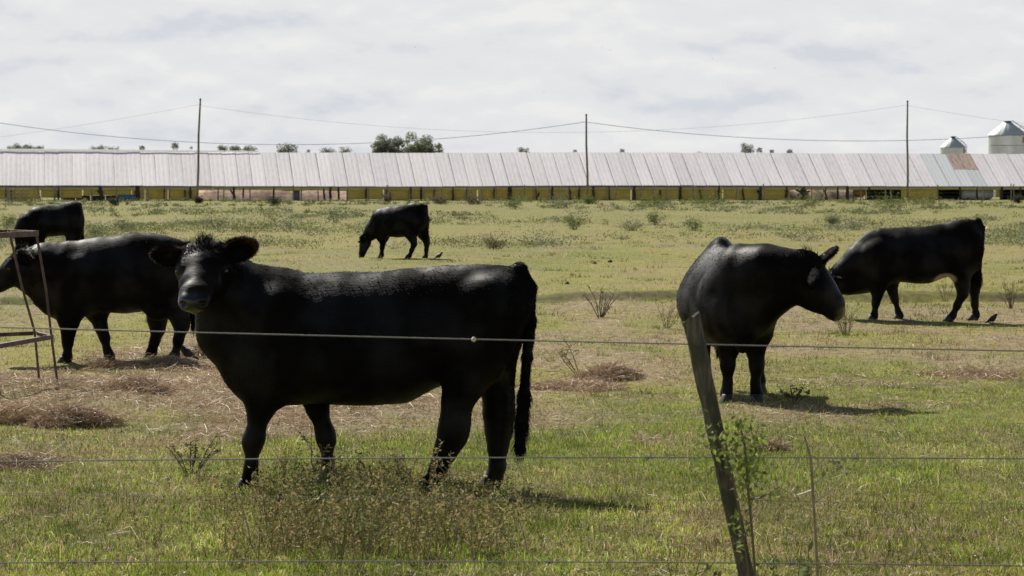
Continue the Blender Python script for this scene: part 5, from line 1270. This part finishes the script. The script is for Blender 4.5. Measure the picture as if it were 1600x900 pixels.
def vine():
    Y = 8.62; o = at(1160, 900, Y); t = thing('climbing_vine', 'green leafy vine climbing the right side of the leaning post', 'vine', (o.x, Y, 0))
    q = lambda px, py, dy=0: Vector((at(px, py, Y).x - o.x, dy, at(px, py, Y).z))
    b = q(1192, 1050); b.z = 0; mb = MB(); paths = []
    def st(P, r): paths.append(P); mb.tube(P, [r] * (len(P) - 1) + [r * .4], 5)
    st([b, q(1178, 880, -.02), q(1172, 810, -.03), q(1167, 760, -.04), q(1163, 700, -.03), q(1158, 670, 0)], .0045)
    st([b, q(1168, 890, -.03), q(1158, 830, -.06), q(1146, 760, -.06), q(1128, 700, -.05), q(1110, 660, -.04)], .003)
    st([q(1168, 780, -.03), q(1185, 775, -.05), q(1205, 765, -.05), q(1218, 756, -.04)], .0028); st([q(1165, 730, -.03), q(1178, 705, -.04), q(1190, 690, -.02)], .0025)
    st([q(1146, 750, -.06), q(1135, 735, -.06), q(1120, 728, -.06)], .002); st([q(1158, 690), q(1172, 668), q(1176, 650)], .002); st([q(1170, 820, -.03), q(1150, 850, -.08), q(1160, 880, -.08)], .002)
    mb.obj('stem', M['vine_stem'], t)
    r = np.random.default_rng(3); P = []
    for (cx, cy, sx, sy, n) in [(1160, 700, 17, 18, 95), (1172, 730, 14, 14, 55), (1140, 700, 16, 14, 34), (1182, 690, 10, 13, 30), (1115, 675, 13, 15, 22), (1160, 660, 14, 8, 20), (1200, 768, 10, 6, 16), (1158, 800, 10, 22, 22), (1150, 845, 8, 18, 22), (1165, 760, 9, 12, 24), (1098, 715, 8, 8, 10)]:
        for i in range(int(n * 1.6)): P.append(q(cx + r.normal(0, sx), cy + r.normal(0, sy), r.normal(-.04, .05)))
    P = np.array(P); n = len(P)
    d = r.normal(0, 1, (n, 3)); d[:, 2] -= .3; d /= np.linalg.norm(d, axis=1)[:, None]; s = np.cross(d, r.normal(0, 1, (n, 3))); s /= np.linalg.norm(s, axis=1)[:, None]; nn = np.cross(d, s)
    ln = r.uniform(.012, .030, n)[:, None]; wd = ln * .24
    V = np.stack([P, P + d * ln * .45 - s * wd + nn * ln * .08, P + d * ln, P + d * ln * .45 + s * wd + nn * ln * .08, P + d * ln * .5], 1).reshape(-1, 3); i = np.arange(n) * 5
    F = np.concatenate([np.stack([i, i + 1, i + 4], 1), np.stack([i + 1, i + 2, i + 4], 1), np.stack([i + 2, i + 3, i + 4], 1), np.stack([i + 3, i, i + 4], 1)])
    C = np.array([[.22, .28, .06], [.30, .34, .10], [.15, .20, .05]])[r.integers(0, 3, n)] * r.uniform(.7, 1.4, n)[:, None]
    link('leaves', mesh_np('leaves', V, F, False, np.repeat(C, 5, 0)), M['leaf'], t)
M['vine_stem'] = mat('vine_stem', (.13, .09, .055), .7)
vine()
plant('seedling', 'broad leaved green seedling at the bottom edge below the dry stalk', 'plant', 1262, 905, .42, .2, 5, 36, .05, [(.13, .18, .05), (.16, .20, .06)], 'vine_stem', branch=1, Y=9.9, z0=0, lbase=.7, group='young plants along the fence')
plant('seedling', 'twiggy reddish stemmed plant at the bottom edge left of the leaning post', 'plant', 1070, 905, .37, .34, 5, 60, .035, [(.12, .14, .05), (.16, .13, .07)], 'vine_stem', branch=3, Y=10.0, z0=0, lbase=.6, group='young plants along the fence')
plant('seedling', 'pale green bushy plant at the foot of the leaning post at the bottom edge', 'plant', 1190, 905, .42, .20, 6, 130, .03, [(.16, .20, .08), (.12, .15, .05)], 'vine_stem', branch=2, Y=9.6, z0=0, lbase=.6, group='young plants along the fence')

# the dry weed patch at the front cow's feet: one mass
def weed_patch():
    n = 520; Vs = []; Fs = []; Cs = []; mb = MB(); base = 0; r = np.random.default_rng(8)
    cs = [(480, 760, 70, 25, 70), (560, 790, 90, 30, 130), (640, 800, 80, 28, 110), (720, 815, 60, 22, 90), (470, 850, 45, 22, 60), (560, 850, 80, 20, 60), (410, 760, 40, 18, 40), (690, 775, 50, 14, 30), (760, 800, 40, 18, 30), (600, 760, 70, 14, 60), (360, 790, 45, 20, 40), (520, 820, 120, 30, 120), (800, 820, 40, 16, 25), (440, 870, 60, 18, 50), (700, 850, 70, 18, 60)]
    for cx, cy, sx, sy, m_ in cs:
        for i in range(m_):
            px = cx + r.normal(0, sx); py = max(752, min(905, cy + r.normal(0, sy))); g = ground(px, py); z = hz(g.x, g.y)
            h_ = r.uniform(.06, .20) * (1.1 if 430 < px < 640 else .6); a = r.uniform(0, 6.28); le = r.uniform(.1, .6) * h_
            b = np.array([g.x, g.y, z]); e_ = b + np.array([math.cos(a) * le, math.sin(a) * le, h_]); m2 = (b + e_) / 2 + np.array([0, 0, .1 * h_])
            if i % 2 == 0: mb.tube([b, m2, e_], [.0025, .002, .001], 3, caps=False)
            nl = int(r.integers(16, 34)); tt = r.uniform(.15, 1.0, nl); P = m2 * (2 * tt * (1 - tt))[:, None] + b * ((1 - tt) ** 2)[:, None] + e_ * (tt ** 2)[:, None] + r.normal(0, .012, (nl, 3))
            d = r.normal(0, 1, (nl, 3)); d[:, 2] = np.abs(d[:, 2]); d /= np.linalg.norm(d, axis=1)[:, None]; s = np.cross(d, r.normal(0, 1, (nl, 3))); s /= np.linalg.norm(s, axis=1)[:, None]
            ln = r.uniform(.010, .026, nl)[:, None]; wd = ln * .2
            Vs.append(np.stack([P, P + d * ln * .5 - s * wd, P + d * ln, P + d * ln * .5 + s * wd], 1).reshape(-1, 3))
            tone = np.array(WEED if r.random() < .86 else GREENW); Cs.append(np.repeat(tone[r.integers(0, len(tone), nl)] * r.uniform(.55, 1.5, nl)[:, None], 4, 0))
    for i in range(230):
        px = 400 + 400 * r.random() ** .9 if i % 4 else r.normal(560, 110); py = r.uniform(800, 890); g = ground(px, py); z = hz(g.x, g.y)
        h_ = r.uniform(.14, .36) * (1 - .35 * abs(px - 560) / 260); yt = np.interp(px, [300, 400, 450, 505, 540, 580, 610, 660, 700, 750, 800, 860], [800, 745, 725, 742, 735, 722, 735, 768, 775, 785, 795, 830]) + r.normal(0, 8)
        h_ = max(.03, min(h_, (py - yt) * g.y / FPX)); a = r.uniform(0, 6.28); le = r.uniform(.1, .5) * h_
        b = np.array([g.x, g.y, z]); e_ = b + np.array([math.cos(a) * le, math.sin(a) * le, h_]); m2 = (b + e_) / 2 + np.array([0, 0, .1 * h_]); mb.tube([b, m2, e_], [.0036, .003, .0015], 3, caps=False)
        nl = int(r.integers(14, 34)); tt = r.uniform(.25, 1.0, nl) ** .7; P = m2 * (2 * tt * (1 - tt))[:, None] + b * ((1 - tt) ** 2)[:, None] + e_ * (tt ** 2)[:, None] + r.normal(0, .013, (nl, 3))
        d = r.normal(0, 1, (nl, 3)); d[:, 2] = np.abs(d[:, 2]); d /= np.linalg.norm(d, axis=1)[:, None]; s = np.cross(d, r.normal(0, 1, (nl, 3))); s /= np.linalg.norm(s, axis=1)[:, None]
        ln = r.uniform(.012, .030, nl)[:, None]; wd = ln * .22
        Vs.append(np.stack([P, P + d * ln * .5 - s * wd, P + d * ln, P + d * ln * .5 + s * wd], 1).reshape(-1, 3))
        tone = np.array(WEED if r.random() < .72 else GREENW); Cs.append(np.repeat(tone[r.integers(0, len(tone), nl)] * r.uniform(.6, 1.4, nl)[:, None], 4, 0))
    V = np.concatenate(Vs); o = link('weed_patch', mesh_np('weed_patch', V, np.arange(len(V)).reshape(-1, 4), False, np.concatenate(Cs)), M['leaf'])
    tag(o, 'tangled patch of dry brown and green weeds around the front cow\'s legs', 'weeds', kind='stuff')
    s_ = mb.obj('stems', M['dry_stem'], o); s_['kind'] = 'stuff'
weed_patch()

# larger weeds scattered over the far half of the field, each its own plant
FARW = [(525, 349, 1.1, 1.3, GREY, 'dark grey green thistle left of the far grazing cow'), (388, 374, 1.5, 2.3, [(.19, .19, .07), (.15, .16, .06)], 'broad yellow green bush above the front cow\'s ears'), (455, 362, .9, 1.6, GREY, 'grey green thistle right of the broad yellow green bush'),
        (196, 362, .7, 1.0, GREY, 'grey green thistle right of the far left grazing cow'), (150, 372, .6, .7, GREY, 'small weed beside the rump of the far left grazing cow'), (338, 356, .8, 1.2, GREY, 'grey green thistle left of the broad yellow green bush'), (14, 356, .8, .8, GREENW, 'green weed above the top rail of the feeder'),
        (898, 360, 1.0, .7, GREENW, 'upright green weed below the foot of the middle pole'), (1085, 361, .8, 1.0, GREENW, 'round green weed left of the facing cow\'s back'), (1025, 352, .8, .9, GREENW, 'green weed up the field between the middle pole and the facing cow'), (988, 360, .6, 1.0, GREY, 'low grey weed right of the upright green one'),
        (1335, 360, .9, 1.2, GREY, 'pale weed tuft above the neck of the right grazing cow'), (1302, 352, .8, .9, GREY, 'grey weed left of the pale tuft'), (1256, 378, .25, 1.6, GREY, 'flat grey green rosette left of the right grazing cow'), (775, 390, .55, .7, [(.2, .17, .09)], 'dry brown twiggy weed right of the far grazing cow'),
        (840, 384, .3, 1.6, GREY, 'flat grey green weed spread right of the dry twiggy one'), (803, 327, 1.3, 1.8, GREENW, 'leafy green bush at the shed left of the middle pole'), (180, 322, 1.0, 1.2, [(.06, .07, .04)], 'dark round bush at the foot of the shed near the blue drum'), (428, 322, .9, 1.2, [(.07, .075, .045)], 'dark bush at the shed right of the left pole'), (311, 318, .9, .9, [(.07, .075, .045)], 'dark bush at the foot of the left pole'), (921, 319, .8, 1.4, GREENW, 'green bush at the foot of the middle pole'),
        (870, 326, 1.0, 2.6, GREY, 'wide grey green bush left of the middle pole foot'), (1020, 322, 1.0, 2.0, GREENW, 'green bush at the shed between the middle and right poles'), (1108, 322, 1.2, 2.2, GREENW, 'taller green bush at the shed above the facing cow'), (1260, 322, 1.1, 3.2, GREENW, 'broad green bush before the forked shed post'), (1380, 326, 1.2, 2.8, GREENW, 'broad green bush left of the right pole foot'), (1440, 328, 1.3, 3.4, GREENW, 'broad green bush right of the right pole foot'), (1590, 318, 1.0, 1.2, [(.06, .075, .04)], 'dark bush at the shed at the right edge'),
        (690, 320, 1.0, 1.6, [(.15, .12, .085)], 'brown dead bush at the shed behind the far grazing cow'), (740, 320, 1.0, 1.8, [(.15, .12, .09)], 'brown dead bush right of the first one at the shed'), (605, 318, 1.2, .9, [(.16, .13, .1)], 'tall brown dead weed at the shed left of the far grazing cow'), (30, 316, .9, 3.2, [(.13, .12, .07)], 'brownish bush at the shed at the left edge')]
for px, py, hh, ww, tn, lab in FARW:
    g = ground(px, py)
    plant('field_weed', lab, 'weed', px, py, hh * .62, ww * 1.1, 9, 800, max(.05, g.y * .0006), tn, 'stem', branch=2, group='weeds over the far field', stem_r=.006, lbase=.05, tintvar=.4, scatter=ww * .11)

def far_weeds():
    n = 4200; d = 1 / rng.uniform(1 / 252, 1 / 70, n); x = rng.uniform(-1, 1, n) * (d * .2 + 1)
    den = fbm(x * .12, d * .06, 91, 3); k = rng.random(n) < np.clip((den - .42) * 3.6 + .35 * sstep(120, 235, d), 0, 1); x, d = x[k], d[k]
    Vs = []; Cs = []; r = np.random.default_rng(77)
    for i in range(len(x)):
        m_ = 44; w = r.uniform(.2, 1.0); hh = r.uniform(.06, .26)
        P = np.stack([x[i] + r.normal(0, w * .4, m_), d[i] + r.normal(0, w * .4, m_), r.random(m_) ** 1.2 * hh + .02], 1)
        dd = r.normal(0, 1, (m_, 3)); dd[:, 2] = np.abs(dd[:, 2]) + .3; dd /= np.linalg.norm(dd, axis=1)[:, None]; s = np.cross(dd, r.normal(0, 1, (m_, 3))); s /= np.linalg.norm(s, axis=1)[:, None]
        ln = r.uniform(.6, 1.4, m_)[:, None] * max(.05, d[i] * .0006); wd = ln * .28
        Vs.append(np.stack([P, P + dd * ln * .5 - s * wd, P + dd * ln, P + dd * ln * .5 + s * wd], 1).reshape(-1, 3))
        tone = np.array(GREY if r.random() < .55 else (GREENW if r.random() < .6 else [(.2, .18, .08)])); Cs.append(np.repeat(tone[r.integers(0, len(tone), m_)] * r.uniform(.7, 1.3, m_)[:, None], 4, 0))
    V = np.concatenate(Vs)
    tag(link('field_weeds', mesh_np('field_weeds', V, np.arange(len(V)).reshape(-1, 4), False, np.concatenate(Cs)), M['leaf']), 'low grey green weeds speckling the far half of the pasture', 'weeds', kind='stuff')
far_weeds()

# ------------------------------------------------------------------ birds
def ground_bird(px, py, label, s, face):
    g = ground(px, py); t = thing('bird', label, 'bird', (g.x, g.y, hz(g.x, g.y) + .01), 0 if face > 0 else math.pi, 'black birds on the ground')
    B = Body(); B.chain([(-.06 * s, 0, .10 * s, .03 * s), (0, 0, .13 * s, .048 * s), (.05 * s, 0, .17 * s, .036 * s)], .03); B.cap((.06 * s, 0, .20 * s), (.085 * s, 0, .225 * s), .026 * s, .027 * s, .02); B.cap((-.06 * s, 0, .10 * s), (-.17 * s, 0, .035 * s), .022 * s, .012 * s, .02, .8)
    D, lo, h = B.field(.008 * s); V, F = surface_nets(D, lo, h); link('body', mesh_np('body', V, F, True), M['bird'], t)
    mb = MB(); mb.tube([(.105 * s, 0, .225 * s), (.15 * s, 0, .218 * s)], [.010 * s, .002 * s], 6); mb.obj('beak', M['hoof'], t)
    for d in (-1, 1):
        mb = MB(); mb.tube([(.0, d * .018 * s, .09 * s), (.01 * s, d * .02 * s, .05 * s), (0, d * .02 * s, -.01)], .006 * s, 5); mb.tube([(-.01, d * .02 * s, 0), (.035 * s, d * .02 * s, 0)], .005 * s, 4); mb.obj('leg', M['hoof'], t)
        mb = MB(); V = [(.04 * s, d * .045 * s, .17 * s), (-.03 * s, d * .05 * s, .15 * s), (-.15 * s, d * .02 * s, .06 * s), (-.05 * s, d * .042 * s, .09 * s), (.03 * s, d * .05 * s, .12 * s)]
        V += [(a, b + d * .006 * s, c) for a, b, c in V]; F = [(0, 1, 2, 3, 4), (9, 8, 7, 6, 5)] + [(i, (i + 1) % 5, 5 + (i + 1) % 5, 5 + i) for i in range(5)]; mb.add(V, F); mb.obj('wing', M['bird'], t)
ground_bird(292, 567, 'small black bird on the hay behind the hind leg of the cow at the feeder', .62, -1)
ground_bird(686, 406, 'small black bird on the grass just behind the far grazing cow', .7, 1)
ground_bird(1551, 503, 'small black bird on the grass by the hind hooves of the right grazing cow', .5, 1)

def sky_bird(px, py, Y, span, label, m='bird', flap=.3):
    c = at(px, py, Y); o_ = MB(); s = span
    o_.tube([(0, -.28 * s, 0), (0, -.1 * s, 0), (0, .12 * s, .01 * s), (0, .2 * s, .01 * s)], [.02 * s, .06 * s, .05 * s, .02 * s], 6)
    for d in (-1, 1):
        V = [(d * .04 * s, .10 * s, 0), (d * .25 * s, .14 * s, flap * .25 * s), (d * .5 * s, .02 * s, flap * .3 * s), (d * .25 * s, -.04 * s, flap * .22 * s), (d * .04 * s, -.08 * s, 0)]; V += [(a, b, z - .012 * s) for a, b, z in V]
        o_.add(V, [(0, 1, 2, 3, 4), (9, 8, 7, 6, 5)] + [(i, 5 + i, 5 + (i + 1) % 5, (i + 1) % 5) for i in range(5)])
    ob = o_.obj('flying_bird', M[m]); ob.location = c; ob.rotation_euler = (random.uniform(-.3, .3), random.uniform(-.5, .5), random.uniform(0, 6.28))
    tag(ob, label, 'bird', None if m == 'white_feather' else 'tiny birds far off in the sky')
for px, py, lab in [(941, 73, 'leftmost of three close tiny birds high above the middle pole'), (953, 78, 'lowest of three close tiny birds high above the middle pole'), (962, 55, 'topmost of three close tiny birds high above the middle pole'),
                    (827, 93, 'left of two level tiny birds in the sky left of the middle pole'), (868, 94, 'right of two level tiny birds in the sky left of the middle pole'), (1113, 92, 'lone tiny bird in the sky midway between the middle and right poles'),
                    (1212, 107, 'lowest tiny bird in the sky between the middle and right poles'), (1308, 100, 'tiny bird in the sky left of the top of the right pole'), (1597, 51, 'tiny bird at the right edge of the sky above the silos'),
                    (648, 74, 'tiny bird in the sky high above the tall tree clump'), (849, 144, 'tiny bird low in the sky just left of the middle pole')]:
    sky_bird(px, py, random.uniform(380, 460), .30, lab)
sky_bird(1537, 359, 36, .16, 'small white bird fluttering beside the rump of the right grazing cow', 'white_feather', 1.6)

def clod(px, py, w, label):
    g = ground(px, py); t = thing('dung_clod', label, 'clod', (g.x, g.y, hz(g.x, g.y)), group='dark clods in the grass')
    r = random.Random(int(px)); mb = MB(); prof = [(.5, 0), (.48, .12), (.36, .25), (.2, .33), (0, .35)]; mb.lathe(prof, 11)
    mb.v = [(x * w * r.uniform(.8, 1.2), y * w * r.uniform(.8, 1.2), z * w * r.uniform(.8, 1.2)) for x, y, z in mb.v]; mb.obj('lump', M['clod'], t, True)
    mb = MB(); mb.lathe([(.30, .25), (.22, .42), (.1, .5), (0, .5)], 9); mb.v = [(x * w + w * .1, y * w, z * w * r.uniform(.85, 1.1)) for x, y, z in mb.v]; mb.obj('crust', M['clod'], t, True)
M['clod'] = mat('clod', (.045, .037, .026), .95, bump=(60, .8))
clod(929, 413, .10, 'small dark clod in the open field, left one of a close pair')
clod(953, 411, .11, 'small dark clod in the open field, right one of a close pair')
clod(886, 444, .09, 'small dark clod in the field above the bare spiny shrub')
